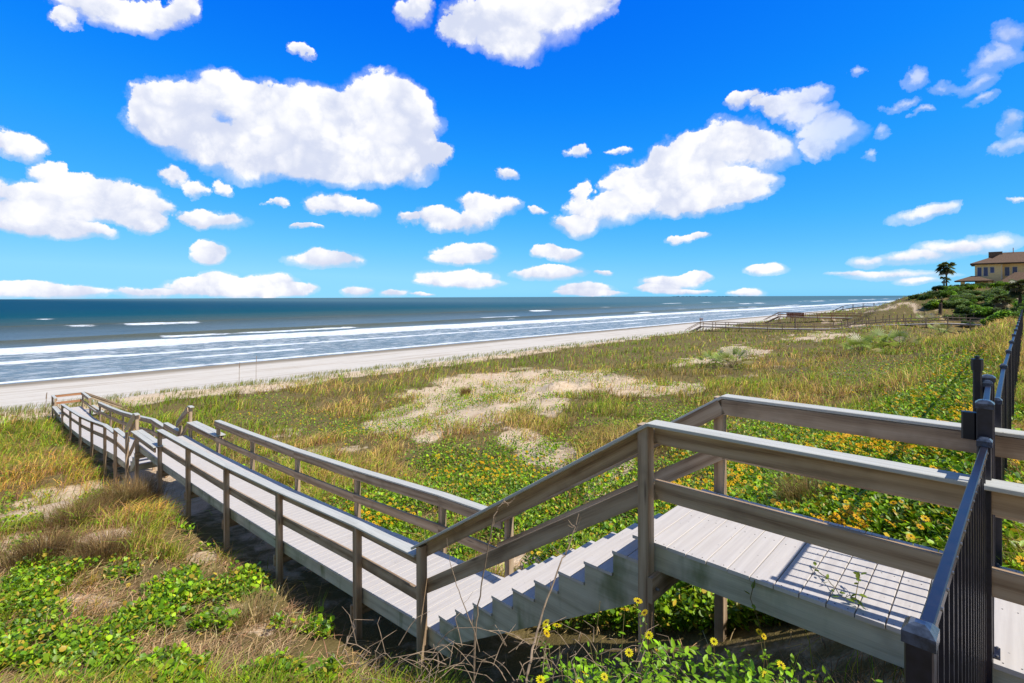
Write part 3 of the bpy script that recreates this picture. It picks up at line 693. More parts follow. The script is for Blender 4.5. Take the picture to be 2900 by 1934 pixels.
# gate across the landing
def WX(s, v): w = W3(s, v, 0); return np.array([w.x, w.y])
G3 = WX(GX, 3.60); G4 = WX(GX, 4.74)
gt = empty('metal_gate', W3(GX, 4.15, D1))
prop(gt, 'black picket gate with a tall safety latch closing the upper landing of the boardwalk', 'gate')
metal_post(gt, G3, -.56, D1+.004, w=.064, capw=.075, d=vS); metal_post(gt, G4, -.56, D1+.004, w=.064, capw=.075, d=vS)
for P in (G3, G4):
    mb = MB(); mb.box((P[0], P[1], Z0+D1+.004), .11, .11, .008, rz=math.atan2(V[1], V[0])); fl = mb.build('base_flange', M['black'], gt)
    for a in (-1, 1):
        for b in (-1, 1):
            mb = MB(); p = Vector((P[0], P[1], Z0+D1+.008))+vS*a*.043+uS*b*.043; mb.tube([p, p+Vector((0, 0, .008))], .006, n=6)
            mb.build('bolt', M['bolt'], fl)
a_ = WX(GX, 3.70); b_ = WX(GX, 4.64)
panel(gt, a_, b_, -.60, D1+.06, pitch=.105, name='gate_leaf', screws=False)
for P in (a_, b_): metal_post(gt, P, -.585, D1+.07, w=.045, capw=.050, d=vS, name='gate_stile')
# latch: pull tower with a knob, and the hinge box on the near post
lp = W3(GX+.055, 4.66, 0)
def latch_tube(x, v, z0, z1, r0, r1, name, m_):
    mb = MB(); p = W3(GX+x, v, z0); q = W3(GX+x, v, z1); mb.tube([p, q], r0, r1, n=12); return mb.build(name, M[m_], gt)
la = MB(); la.beam(W3(GX+.052, 4.62, -.92), W3(GX+.052, 4.62, -.50), .046, .040, up=vS, ch=.010, side=uS); lo = la.build('latch_tower', M['latch'], gt)
la = MB(); la.beam(W3(GX+.052, 4.62, -.50), W3(GX+.052, 4.62, -.425), .062, .058, up=vS, ch=.014, side=uS); la.build('latch_head', M['latch'], lo)
la = MB(); la.tube([W3(GX+.052, 4.62, -.425), W3(GX+.052, 4.62, -.405)], .013, n=12); la.build('latch_knob', M['latch'], lo)
la = MB(); la.beam(W3(GX+.062, 3.60, -.75), W3(GX+.062, 3.60, -.61), .06, .045, up=vS, ch=.008, side=uS); la.build('hinge', M['latch'], gt)
# fence beyond the gate
f2 = empty('metal_fence', (G4[0], G4[1], gz(*G4)))
prop(f2, 'long black picket fence running away from the gate beside the yard, towards the hill', 'fence')
pts = [WX(GX-.04, 4.93)]
for d_ in (5.34, 6.74, 8.1, 9.46, 10.9, 12.3, 13.7, 15.1, 16.6, 18.0, 19.4, 20.8, 22.2, 23.6, 25.0): pts.append(np.array([5.095+(d_-5.34)*1.0012, d_]))
fd2 = Vector((.7075, .7067, 0))
for i, P in enumerate(pts):
    metal_post(f2, P, -.735, float(ground(*sv_of(*P)))-.3, d=fd2)
    if i: panel(f2, pts[i-1], P, -.76, min(float(ground(*sv_of(*P)))+.05, -1.85), screws=i < 3)

# ------------------------------------------------------------------ other boardwalks further along the shore
def far_walk(vw, ss_, zs, label, mm='wood', step=2.6, w=1.4, seaward=True, screen=None, stair=None, mid=True, posts_to=None, cut=None):
    b = empty('boardwalk', W3(ss_[0], vw, zs[0])); prop(b, label, 'boardwalk', 'boardwalks crossing the dunes')
    zf = lambda s: float(np.interp(s, ss_, zs)); s0, s1 = ss_[0], ss_[-1]
    mb = MB(); n = int((s1-s0)/step); g = np.linspace(s0, s1, n+1)
    for a, c in zip(g[:-1], g[1:]): mb.beam(W3(a, vw, zf(a)-.02), W3(c, vw, zf(c)-.02), w, .04, ch=0)
    mb.build('deck', M['deck'], b)
    for sd in (-1, 1):
        vv = vw+sd*w/2
        rj = MB(); cp = MB(); md = MB()
        for a, c in zip(g[:-1], g[1:]):
            rj.beam(W3(a, vv, zf(a)-.14), W3(c, vv, zf(c)-.14), .05, .2, ch=0)
            cp.beam(W3(a, vv, zf(a)+.90), W3(c, vv, zf(c)+.90), .15, .08, ch=0)
            if mid: md.beam(W3(a, vv, zf(a)+.45), W3(c, vv, zf(c)+.45), .04, .13, ch=0)
        rj.build('rim_joist', M[mm], b); cp.build('cap_rail', M[mm], b)
        if mid: md.build('mid_rail', M[mm], b)
        for s in g:
            p = MB(); p.beam(W3(s, vv+sd*.05, float(ground(s, vv))-.4), W3(s, vv+sd*.05, zf(s)+.87), .10, .10, up=vS, ch=0, side=uS); p.build('post', M[mm], b)
        if seaward:
            p = MB(); p.beam(W3(s1, vv, zf(s1)+.88), W3(s1+3.2, vv, zf(s1)-.9), .15, .10, ch=0); p.beam(W3(s1, vv, zf(s1)-.1), W3(s1+3.4, vv, zf(s1)-1.9), .05, .22, ch=0); p.build('stair_rail', M[mm], b)
    if seaward:
        p = MB()
        for k in range(10): p.beam(W3(s1+.15+k*.3, vw-w/2, zf(s1)-.17*(k+1)), W3(s1+.15+k*.3, vw+w/2, zf(s1)-.17*(k+1)), .28, .04, ch=0)
        p.build('stair_tread', M['deck'], b)
    return b
far_walk(105, [.6, 6, 14, 22, 30, 45], [-4.45, -4.35, -4.9, -5.9, -6.15, -6.2], 'grey railed boardwalk crossing the dune in the middle distance below the hill')
b3 = far_walk(129, [21, 30, 37], [-4.75, -4.75, -4.7], 'reddish brown boardwalk with a boarded screen above the surf', 'wood_red_and_sunlit')
mb = MB()
for k in range(9): mb.beam(W3(31.6, 128.2-.02*k, -4.65+.11*k), W3(35.2, 128.2-.02*k, -4.65+.11*k), .04, .10, ch=0)
mb.build('screen_board', M['brick'], b3)
far_walk(188, [14, 25, 31, 35.5], [-3.1, -3.2, -3.3, -4.2], 'dark raised boardwalk against the surf, farthest up the shore', 'greypost', step=2.4, seaward=True, mid=False)
# ------------------------------------------------------------------ house on the hill
hb = empty('beach_house', (108, 120, Z0+1.0))
prop(hb, 'tan stucco two storey house with brown tiled hip roofs on the hilltop', 'house')
HZ0 = 1.0
def hbox(name, a0, a1, b0, b1, z0, z1, m_, par=hb):
    """a runs to the right along the facade (-U), b runs away from the viewer (+V), from the corner"""
    o = Vector((107.9, 120.0, Z0)); A = -uS; B = vS
    mb = MB(); c0 = o+A*((a0+a1)/2)+B*b0; c1 = o+A*((a0+a1)/2)+B*b1; zz = Vector((0, 0, (z0+z1)/2))
    mb.beam(c0+zz, c1+zz, abs(a1-a0), abs(z1-z0), ch=0, side=A); return mb.build(name, m_, par)
def hroof(name, a0, a1, b0, b1, z0, h, hip=None, th=.28):
    o = Vector((107.9, 120.0, Z0)); A = -uS; B = vS; P = lambda a, b, z: o+A*a+B*b+Vector((0, 0, z))
    mb = MB(); ia = (b1-b0)/2; ia = min(ia, (a1-a0)/2) if hip is None else hip
    lo = [P(a0, b0, z0), P(a1, b0, z0), P(a1, b1, z0), P(a0, b1, z0)]; mi = [p+Vector((0, 0, th)) for p in lo]
    bm = (b0+b1)/2; r0 = P(a0+ia, bm, z0+h+th); r1 = P(a1-ia+.02, bm, z0+h+th)
    mb.poly(mi[0:2]+[r1, r0]); mb.poly([mi[1], mi[2], r1]); mb.poly([mi[2], mi[3], r0, r1]); mb.poly([mi[3], mi[0], r0])
    ro = mb.build(name, M['roof'], hb)
    f = MB()
    for i in range(4): f.poly([lo[i], lo[(i+1) % 4], mi[(i+1) % 4], mi[i]])
    f.poly(lo[::-1]); f.build('fascia', M['fascia'], ro); return ro
hbox('wall', 0, 4.6, 0, 8, .5, 7.2, M['stucco'])
hbox('wall', 4.6, 17, 1.2, 10, .5, 7.2, M['stucco'])
hbox('wall', -.02, 2.6, -.06, 2, .5, 1.9, M['stucco'])
hroof('roof', -.8, 5.6, -.9, 8.8, 7.05, 1.45)
hroof('roof', 1.6, 19, -.2, 11.2, 7.07, 2.6, hip=3.2)
hbox('roof_turret', 2.3, 4.7, 4.4, 6.4, 8.0, 10.15, M['roof'])
hroof('roof', -3.5, 3.2, -3.6, 2.2, 3.1, 1.15, th=.2)          # porch
hroof('roof', 3.6, 18, -5.0, 1.0, 2.3, 2.5, th=.2)
hbox('porch_wall', 4.2, 17, -4.2, 1.1, .4, 2.35, M['stucco'])
for a in (-2.4,): hbox('porch_column', a, a+.75, -3.0, -2.3, .3, 3.12, M['stucco'])
hbox('porch_column', 2.3, 2.9, -3.0, -2.3, .3, 3.12, M['stucco'])
hbox('lit_corner_edge', 4.5, 4.63, -.03, .05, 2.6, 7.05, M['trimw'])  # white strip painted in for the sunlit edge of the corner
def win(a, w_, z0, z1, b, dark=False):
    f = hbox('window', a, a+w_, b-.05, b+.02, z0, z1, M['trimw'])
    hbox('pane', a+.09, a+w_-.09, b-.08, b-.04, z0+.09, z1-.09, M['glass'], f)
win(.38, .86, 4.3, 6.45, 0); win(1.45, .86, 4.3, 6.45, 0); win(2.55, .82, 5.0, 6.45, 0)
win(5.0, .9, 4.3, 6.4, 1.2); win(6.25, .9, 4.3, 6.4, 1.2); win(9.6, .9, 4.6, 6.4, 1.2)
win(.45, 1.05, 1.95, 2.75, 0); win(2.0, .5, 1.95, 2.75, 0)
vp = MB(); pv = Vector((107.9, 120, Z0))-uS*6.5+vS*5; vp.tube([pv+Vector((0, 0, 9.2)), pv+Vector((0, 0, 10.9))], .07, n=8); vp.build('vent_pipe', M['brick'], hb)

def umbrella(x, y, h):
    d = 116; X = (x*2900/2351-1450)/F*d; z = 841.5-(y*2900/2351); zt = z/F*d
    o = empty('closed_umbrella', (X, d, Z0+zt-h)); prop(o, None, 'umbrella')
    m1 = MB(); m1.tube([Vector((X, d, Z0+zt-h)), Vector((X, d, Z0+zt))], .03, n=6); m1.build('pole', M['fascia'], o)
    m1 = MB(); m1.tube([Vector((X, d, Z0+zt-h*.62)), Vector((X, d, Z0+zt-.5)), Vector((X, d, Z0+zt-.05))], .26, .05, n=8); m1.build('canopy', M['umb'], o); return o
prop(umbrella(2192.5, 664.5, 2.3), 'closed red patio umbrella on the hilltop, the lower one left of its pair')
prop(umbrella(2196.5, 661, 2.4), 'closed red patio umbrella on the hilltop, the taller one nearest the house')

# ------------------------------------------------------------------ ground cover
def samp(n, dmin, dmax, g=1.0, r0=-1.42, r1=1.16):
    u = rng.random(n)**g; tt = 1/dmax+(1/dmin-1/dmax)*u; d = 1/tt; r = rng.uniform(r0, r1, n); return r*d, d
def blades(name, x, y, z, h, w, lean, col, mtl, head=None, tilt0=.15, **k):
    """curved two-segment blades; lean = horizontal reach as a fraction of the height"""
    n = len(x); a = rng.uniform(0, 2*np.pi, n) if head is None else head
    f = a+rng.normal(0, .9, n)+np.pi/2; dx, dy = np.cos(a)*lean*h, np.sin(a)*lean*h; sx, sy = np.cos(f)*w/2, np.sin(f)*w/2
    B = np.stack([x, y, z], -1); S = np.stack([sx, sy, 0*sx], -1)
    m1 = B+np.stack([dx*.28, dy*.28, h*.58], -1); tp = B+np.stack([dx, dy, h*(1-.28*np.minimum(lean, 1.6))], -1)
    Vv = np.stack([B-S, B+S, m1+S*.8, m1-S*.8, tp], 1).reshape(-1, 3); i = np.arange(n)*5
    q = np.stack([i, i+1, i+2, i+3], -1); tr = np.stack([i+3, i+2, i+4], -1)
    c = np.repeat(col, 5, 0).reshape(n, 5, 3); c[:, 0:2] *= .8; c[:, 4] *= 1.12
    return prop(np_mesh(name, Vv, [q, tr], mtl, c.reshape(-1, 3)), **k)
LEAFSH = {'round': [(0, 0), (.30, .42), (.72, .46), (1.0, .05)], 'long': [(0, 0), (.32, .21), (.70, .18), (1.0, 0)]}
def leaves_np(x, y, z, size, col, shape='round', tilt=.5, head=None, fold=.25):
    """two-sided folded leaves, six corners each"""
    n = len(x); a = rng.uniform(0, 2*np.pi, n) if head is None else head; ti = rng.normal(tilt, .35, n); ro = rng.normal(0, .45, n)
    L = LEAFSH[shape]
    fx, fy, fz = np.cos(a)*np.cos(ti), np.sin(a)*np.cos(ti), np.sin(ti); F_ = np.stack([fx, fy, fz], -1)
    side = np.stack([-np.sin(a), np.cos(a), 0*a], -1); up = np.cross(F_, side); S_ = side*np.cos(ro)[:, None]+up*np.sin(ro)[:, None]; N_ = np.cross(F_, S_)
    B = np.stack([x, y, z], -1); sz = size[:, None]
    P = lambda u_, v_, w_: B+(F_*(u_)+S_*v_+N_*w_)*sz
    (a0, b0), (a1, b1), (a2, b2), (a3, b3) = L
    Vv = np.stack([P(0, 0, 0), P(a1, b1, fold*b1), P(a2, b2, fold*b2), P(a3, 0, 0), P(a2, -b2, fold*b2), P(a1, -b1, fold*b1)], 1).reshape(-1, 3)
    i = np.arange(n)*6; q = np.concatenate([np.stack([i, i+3, i+2, i+1], -1), np.stack([i, i+5, i+4, i+3], -1)])
    return Vv, q, np.repeat(col, 6, 0)
def leaves(name, *a, mtl='leaf', **k):
    pk = {q: k.pop(q) for q in ('label', 'cat', 'group', 'kind') if q in k}
    Vv, q, c = leaves_np(*a, **k); return prop(np_mesh(name, Vv, [q], M[mtl], c), **pk)
def tone(n, base, var=.18, hue=.06):
    k = np.exp(rng.normal(0, var, (n, 1))); h = rng.normal(0, hue, (n, 3)); return np.clip(np.array(base)*k*(1+h), .003, .9)
def inview(x, y, z):
    px, py = proj(x, y, z); return (px > -800) & (px < 2750) & (py < 1900)
# --- dune grass over the whole dune
def dune_grass():
    x, y = samp(940000, 2.6, 200, 1.3); z = gz(x, y); c = cover(x, y, z); n = len(x)
    s, v = c['s'], c['v']
    hill = sst(v, 104, 125)
    de = (1-.93*c['sand'])*(1-c['beach'])*(1-.72*c['vine']*(1-hill))*(1-.97*c['under'])*(.35+.75*sst(c['n3'], .25, .55))
    cl = fbm(s, v, .75, 3, 140); cl3 = fbm(s, v, .28, 3, 150); lush = np.maximum(c['vine'], c['flo']*.85)*(1-hill)
    de = de*(1-.96*np.clip(lush*1.3, 0, 1))*(.25+.95*sst(cl, .36, .56))
    de = de*np.where((y < 8.5) & (v < 3.4), np.where(y < 4.8, .10, .28), 1)*np.where((v < 3.5) & (s < 2.2), .12, 1)
    de = np.where((v > 3.3) & (v < 5.0) & (s < 42), de*.03, de)
    de = de*(1-.85*c['yard'])
    keep = (rng.random(n) < de) & inview(x, y, z); cl = cl[keep]; cl3 = cl3[keep]; x, y, z = x[keep], y[keep], z[keep]; c = {k: q[keep] for k, q in c.items()}; n = len(x); d = y
    patch = sst(c['n2']*.6+c['n1']*.4+rng.normal(0, .06, n), .40, .58)       # 0 = dry, 1 = green
    far = sst(c['s'], 20, 36)
    green = np.clip(patch*.95+far*.7-c['dry']*.7+hill[keep]*.5, 0, 1)[:, None]
    drycol = tone(n, (.62, .41, .13), .25); grcol = tone(n, (.22, .38, .015), .25); olive = tone(n, (.37, .37, .035), .25)
    gold = (c['px'] < 420) & (c['dry'] > .3); drycol = np.where(gold[:, None], tone(n, (.72, .40, .085), .25), drycol)
    pick = rng.random((n, 1)); col = np.where(pick < green, np.where(rng.random((n, 1)) < .55, grcol, olive), np.where(rng.random((n, 1)) < .6, drycol, olive))
    br = rng.random((n, 1)) < .16+.25*sst(cl3, .5, .62)[:, None]; col = np.where(br, tone(n, (.30, .165, .085), .3), col)
    h = rng.uniform(.18, .46, n)*(1+.5*far)*(1+.5*sst(c['px'], 1700, 2200)*(c['s'] < 12)*sst(y, 10, 18))*np.where((y < 9) & (c['v'] > 4.8), .75, 1)*np.where(c['dry'] > .5, 1.0, .95)*np.where(c['vine'] > .4, .7, 1)
    h = h*np.where((d < 9) & (c['v'] < 3.4), .75, 1)
    h = h*(.55+.95*sst(cl, .35, .65)); col = col*(.62+.76*sst(cl3*.5+cl*.5, .36, .64))[:, None]
    w = .0035+.00085*d; lean = rng.uniform(.2, 1.3, n)*np.where(c['dry'] > .5, 1.35, 1)
    head = np.where(rng.random(n) < .6, rng.normal(.4, .8, n), rng.uniform(0, 6.28, n))
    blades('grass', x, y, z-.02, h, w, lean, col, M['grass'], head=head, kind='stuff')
dune_grass()
# --- tufts of sea oats on the white sand
def oats():
    x, y = samp(380000, 18, 230, .9); z = gz(x, y); c = cover(x, y, z); s, v = c['s'], c['v']
    strip = sst(s, 42, 44)*(1-sst(s, 54+3*sst(v, 30, 60), 56+3*sst(v, 30, 60)))
    cl = fbm(s, v, 1.3, 2, 90); de = strip*sst(cl, .50, .60)*(.42+.55*sst(v, -5, 45))*(.5+.5*sst(c['n2'], .35, .6))*(1+1.0*(1-sst(s, 44, 48)))
    de = np.maximum(de, .9*sst(s, 51.5, 53)*(1-sst(s, 53.5, 55))*sst(fbm(s, v, .8, 2, 95), .42, .58)*sst(v, 25, 50))
    k = (rng.random(len(x)) < de) & (v > -60); x, y, z, v = x[k], y[k], z[k], v[k]; n = len(x)
    col = np.where(rng.random((n, 1)) < .45, tone(n, (.20, .24, .05)), tone(n, (.42, .38, .15)))
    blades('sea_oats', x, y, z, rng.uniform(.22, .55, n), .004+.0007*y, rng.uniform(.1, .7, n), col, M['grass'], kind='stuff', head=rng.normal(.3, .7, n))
oats()
# --- beach vines with round leaves
def vines():
    x, y = samp(1280000, 2.3, 150, 1.4); z = gz(x, y); c = cover(x, y, z); s, v = c['s'], c['v']; n = len(x)
    cl = fbm(s, v, 1.1, 3, 51); cl2 = fbm(s, v, 3.2, 2, 55)
    rs = sst(v, 4.8, 5.0); lushr = np.maximum(c['vine'], c['flo']*.9); de = np.where(rs > .5, lushr*sst(cl*.6+cl2*.4, .30, .44), c['vine']*sst(cl*.45+cl2*.55, .48, .60)*.8)*(1-.95*c['under'])*(1-.6*c['sand'])
    de = np.maximum(de, .85*sst(fbm(s, v, 1.25, 2, 58), .61, .68)*(s < 44)*(1-c['under'])); de = np.maximum(de, .9*blob(c['px'], c['py'], SAND, .3)*sst(fbm(s, v, .62, 3, 59), .54, .57)*(v > 5)); hl = sst(v, 112, 130); de = np.maximum(de, .8*hl*sst(fbm(s, v, .18, 3, 61), .42, .5)*(s < 16))      # low green clumps dotted over sand and grass
    de = np.where((v > 3.35) & (v < 4.9) & (s < 42), 0, de)*(1-.8*c['yard'])
    k = (rng.random(n) < de) & inview(x, y, z); x, y, z, v, s = x[k], y[k], z[k], v[k], s[k]; flo = c['flo'][k]; n = len(x)
    right = sst(v, 4.6, 5.2)*(1-.0*s)
    sz = np.where(right > .5, rng.uniform(.03, .07, n), rng.uniform(.026, .074, n))*(1+.028*y)
    col = np.where(rng.random((n, 1)) < .55, tone(n, (.28, .45, .012), .32), tone(n, (.11, .22, .012), .35))
    col = np.where(rng.random((n, 1)) < .14, tone(n, (.52, .38, .04)), col)
    z = z+rng.uniform(.01, .20, n)*np.where(right > .5, 1.3, 1)+.35*c['sand'][k]*(v > 5)*np.clip(fbm(s, v, .62, 3, 59)-.53, 0, .2)*5*rng.random(n)
    big = ((right < .5) & (rng.random(n) < .36)) | ((right > .5) & (y < 16) & (rng.random(n) < .25))
    leaves('vine_leaves', x[big], y[big], z[big], sz[big], col[big], shape='round', tilt=.45, kind='stuff')
    sm = ~big; leaves('ground_cover', x[sm], y[sm], z[sm], sz[sm], col[sm], shape='long', tilt=.55, kind='stuff')
vines()
# --- low flowering plants: many yellow heads nobody could count
def daisies(name, x, y, z, r, npet=9, tiltsun=.5, centre=True, col0=(.86, .48, .012), par=None, **k):
    n = len(x); th = rng.uniform(0, 6.28, n)[:, None]+np.linspace(0, 2*np.pi, npet, endpoint=False)[None]
    nrm = np.stack([rng.normal(.25, .4, n), rng.normal(-.35, .4, n), np.full(n, 1.0)], -1); nrm /= np.linalg.norm(nrm, axis=1, keepdims=True)
    a = np.cross(nrm, np.array([0, 1, .2])); a /= np.linalg.norm(a, axis=1, keepdims=True); b = np.cross(nrm, a); C = np.stack([x, y, z], -1)[:, None]; r_ = np.asarray(r)[:, None, None]
    def P(ang, rad, up=0): return C+(a[:, None]*np.cos(ang)[..., None]+b[:, None]*np.sin(ang)[..., None])*rad*r_+nrm[:, None]*up*r_
    wd = math.pi/npet*.8
    q0 = P(th-wd*.5, .2); q1 = P(th-wd, .75, .12); q2 = P(th, 1.0, .05); q3 = P(th+wd, .75, .12); q4 = P(th+wd*.5, .2)
    Vv = np.stack([q0, q1, q2, q3, q4], 2).reshape(-1, 3); i = np.arange(n*npet)*5; Fp = np.stack([i, i+1, i+2, i+3, i+4], -1)
    col = np.repeat(tone(n, col0, .10, .05), npet*5, 0)
    m = 7; t2 = np.broadcast_to(np.linspace(0, 2*np.pi, m, endpoint=False)[None], (n, m)); D0 = P(t2, .27, .05); D1_ = P(t2, .18, .20)
    Vd = np.concatenate([D0, D1_], 1).reshape(-1, 3); j = np.arange(n)[:, None]*14; Fd = [np.stack([j+k_, j+(k_+1) % m, j+m+(k_+1) % m, j+m+k_], -1).reshape(-1, 4) for k_ in range(m)]
    Ft = (j+m+np.arange(m)[None]); o_ = len(Vv)
    cd = np.repeat(tone(n, (.10, .035, .01), .1), 14, 0)
    return prop(np_mesh(name, np.concatenate([Vv, Vd]), [Fp, np.concatenate(Fd)+o_, Ft+o_], M['petal'], np.concatenate([col, cd]), par=par), **k)
def flowers():
    x, y = samp(108000, 3.0, 110, .9); z = gz(x, y); c = cover(x, y, z); s, v = c['s'], c['v']; n = len(x)
    cl = fbm(s, v, 1.4, 2, 77); de = c['flo']*sst(cl, .38, .54)*.62+.010*(1-c['sand'])*(s < 44)*(v > 4.9)+.002*(s < 40)
    de = np.where((v < 4.95) & (s < 42), 0, de)*(1-c['yard'])
    k = (rng.random(n) < de) & inview(x, y, z); x, y, z = x[k], y[k], z[k]; flo = c['flo'][k]; n = len(x)
    zz = z+rng.uniform(.18, .40, n)
    near = y < 14
    r = rng.uniform(.018, .039, n)*(1+.016*y)
    daisies('yellow_flowers', x, y, zz, r, col0=(1.0, .50, .006), kind='stuff')
    # leafy stems under them
    m = 5; X = np.repeat(x, m)+rng.normal(0, .05, n*m); Y = np.repeat(y, m)+rng.normal(0, .05, n*m); Z = np.repeat(zz, m)-rng.uniform(.02, .22, n*m)
    leaves('flower_foliage', X, Y, Z, rng.uniform(.03, .06, n*m)*(1+.012*Y), tone(n*m, (.19, .36, .012), .3), shape='long', tilt=.5, kind='stuff')
flowers()
# --- thin dry stems standing through the vines near the camera
def dry_stems():
    x, y = samp(95000, 2.4, 14, 1.0); z = gz(x, y); c = cover(x, y, z); s, v = c['s'], c['v']
    de = (v < 3.35)*sst(fbm(s, v, 1.0, 3, 201), .44, .58)*(1-c['under'])*(1-.7*c['sand'])*(s > 2.2)
    k = (rng.random(len(x)) < de) & inview(x, y, z); x, y, z = x[k], y[k], z[k]; n = len(x)
    col = np.where(rng.random((n, 1)) < .6, tone(n, (.66, .46, .25), .28), tone(n, (.36, .22, .13), .3))
    blades('dry_stems', x, y, z, rng.uniform(.08, .26, n), .003+.0007*y, rng.uniform(.4, 2.2, n), col, M['straw'], kind='stuff', head=rng.normal(.6, 1.1, n))
dry_stems()
# --- dead straw, twigs and runners lying on the sand
def straw():
    x, y = samp(170000, 2.2, 45, 1.1); z = gz(x, y); c = cover(x, y, z); n = len(x)
    de = (.25+.75*sst(c['n3'], .4, .6))*(1-.93*c['sand']*(c['v'] > 8))*(c['s'] < 30)*np.where(c['under'] > .4, .12, 1)
    de = np.where((c['v'] < 3.4) & (y < 12), np.clip(de*1.6, 0, 1)*(1-.5*c['vine']), de*.45)
    k = (rng.random(n) < de) & inview(x, y, z); x, y, z = x[k], y[k], z[k]; n = len(x)
    a = rng.normal(.6, .8, n); L = rng.uniform(.06, .34, n); w = .003+.0007*y; dz = rng.normal(.02, .05, n)
    p0 = np.stack([x, y, z+rng.uniform(.0, .06, n)], -1); dd = np.stack([np.cos(a)*L, np.sin(a)*L, dz], -1); sd = np.stack([-np.sin(a)*w/2, np.cos(a)*w/2, 0*a], -1); up = np.array([0, 0, .012])
    mid = p0+dd*.5+up; Vv = np.stack([p0-sd, p0+sd, mid+sd, mid-sd, p0+dd+sd*.5, p0+dd-sd*.5], 1).reshape(-1, 3); i = np.arange(n)*6
    q = np.concatenate([np.stack([i, i+1, i+2, i+3], -1), np.stack([i+3, i+2, i+4, i+5], -1)])
    col = np.where(rng.random((n, 1)) < .6, tone(n, (.70, .45, .22), .22), tone(n, (.34, .20, .11), .3))
    prop(np_mesh('straw', Vv, [q], M['straw'], np.repeat(col, 6, 0)), kind='stuff')
straw()

# ------------------------------------------------------------------ single plants
def copy_tree(o, par=None):
    c = o.copy(); COL.objects.link(c)
    if par is not None: c.parent = par
    for ch in list(o.children): copy_tree(ch, c)
    return c
def tuft_mesh(par, n, h, spread, cols, w=.007, lean=(.2, 1.1)):
    x = rng.normal(0, spread, n); y = rng.normal(0, spread, n); a = np.arctan2(y, x)+rng.normal(0, .5, n)+.25
    hh = rng.uniform(.5, 1, n)*h; c = np.where(rng.random((n, 1)) < .6, tone(n, cols[0], .2), tone(n, cols[1], .2))
    o = blades('blades', x, y, 0*x-.03, hh, np.full(n, w), rng.uniform(*lean, n), c, M['grass'], head=a); o.parent = par; return o
def tuft(px, py, h, n, spread, cols, label, w=.007, lean=(.2, 1.1), group='brown grass tufts on the bare sand'):
    x, y, z = at(px, py); o = empty('grass_tuft', (0, 0, 0)); tuft_mesh(o, n, h, spread, cols, w, lean); o.location = (x, y, z)
    return prop(o, label, 'grass tuft', group)
BR = [(.20, .12, .05), (.34, .23, .09)]; OL = [(.22, .16, .05), (.15, .14, .04)]; TN = [(.40, .29, .13), (.28, .24, .08)]
tuft(290, 1160, .95, 1900, .30, BR, 'tall brown grass tuft beside the boardwalk post, on bare pale sand', .008)
tuft(235, 1185, .70, 1500, .34, OL, 'olive brown grass tuft between two browner tufts, left of the boardwalk', .008)
tuft(170, 1205, .72, 1600, .36, BR, 'wide windswept brown grass tuft, third from the boardwalk', .008)
tuft(95, 1272, .62, 1000, .20, BR, 'small dark brown grass tuft alone on sand near the left edge', .008)
tuft(235, 1270, .60, 900, .22, BR, 'pale brown grass tuft just above the round leaved vines at the left', .007)
tuft(568, 1425, .42, 600, .16, TN, 'straw coloured grass tuft at the dark shade under the boardwalk', .006)
tuft(1068, 908, .75, 400, .14, BR, 'lone dark brown grass tuft on the crest of the bare sand mound', .02, (.1, .6))
tuft(1860, 1185, .60, 1100, .14, [(.28, .20, .08), (.20, .15, .05)], 'brown grass tuft among the yellow flowers behind the landing rail', .006, (.15, .8))
tuft(470, 1335, .30, 380, .12, TN, 'straw coloured grass tuft on the sand beside the walkway shadow', .006)
tuft(330, 1040, .5, 500, .2, TN, 'pale grass tuft leaning against the stair posts halfway down the boardwalk', .008)
# saw palmettos
def palmetto(px, py, sc, label, seed, d=None, nf=9):
    r_ = np.random.default_rng(seed); x, y, z = at(px, py); o = empty('saw_palmetto', (x, y, z)); prop(o, label, 'palmetto', 'saw palmettos in the dune grass')
    for k in range(nf):
        az_ = k/nf*6.28+r_.uniform(-.3, .3); el_ = r_.uniform(.35, 1.25); L = sc*r_.uniform(.5, .8); hub = Vector((math.cos(az_)*math.cos(el_), math.sin(az_)*math.cos(el_), math.sin(el_)))*L
        vs_ = []; fs = []; cs = []; m_ = 15; dead = r_.random() < .35; colr = np.array((.62, .54, .36)) if dead else np.array((.22, .30, .07))*r_.uniform(.8, 1.6)
        f = hub.normalized(); sd_ = f.cross(Vector((0, 0, 1))).normalized(); up = sd_.cross(f)
        for i in range(m_):
            th = (i/(m_-1)-.5)*2.7; dr = (f*math.cos(th)+sd_*math.sin(th)); dr = (dr+Vector((0, 0, -.18*abs(th)))).normalized(); ln = sc*.62*(1-.2*abs(th)/1.35)*r_.uniform(.85, 1.1)
            wv = dr.cross(up).normalized()*sc*.019; b = len(vs_); mid = hub+dr*ln*.5; tp = hub+dr*ln+Vector((0, 0, -ln*.12))
            vs_ += [hub-wv*.3, hub+wv*.3, mid+wv, mid-wv, tp]; fs.append((b, b+1, b+2, b+3, b+4)); cs += [colr*.8, colr*.8, colr, colr, np.clip(colr*1.7+.12, 0, .8)]
            fs[-1] = (b, b+1, b+2, b+4, b+3)
        fr = np_mesh('frond', [tuple(q) for q in vs_], [np.array(fs)], M['leaf'], np.array(cs)); fr.parent = o
        st = MB(); st.tube([Vector((0, 0, -.05)), hub*.5+Vector((0, 0, .03)), hub], sc*.012, sc*.008, n=5); so_ = st.build('stalk', M['bark']); so_.parent = fr
    return o
palmetto(1975, 820, 1.49, 'dusty pale saw palmetto, lower left one of the clump above the landing rail', 1)
palmetto(2022, 806, 1.66, 'pale tipped saw palmetto in the middle of the three on the grassy slope', 2)
palmetto(2062, 808, 1.57, 'saw palmetto on the right end of the row of three on the slope', 3)
palmetto(1678, 848, 1.40, 'small green saw palmetto at the edge of a bare sand patch', 4)
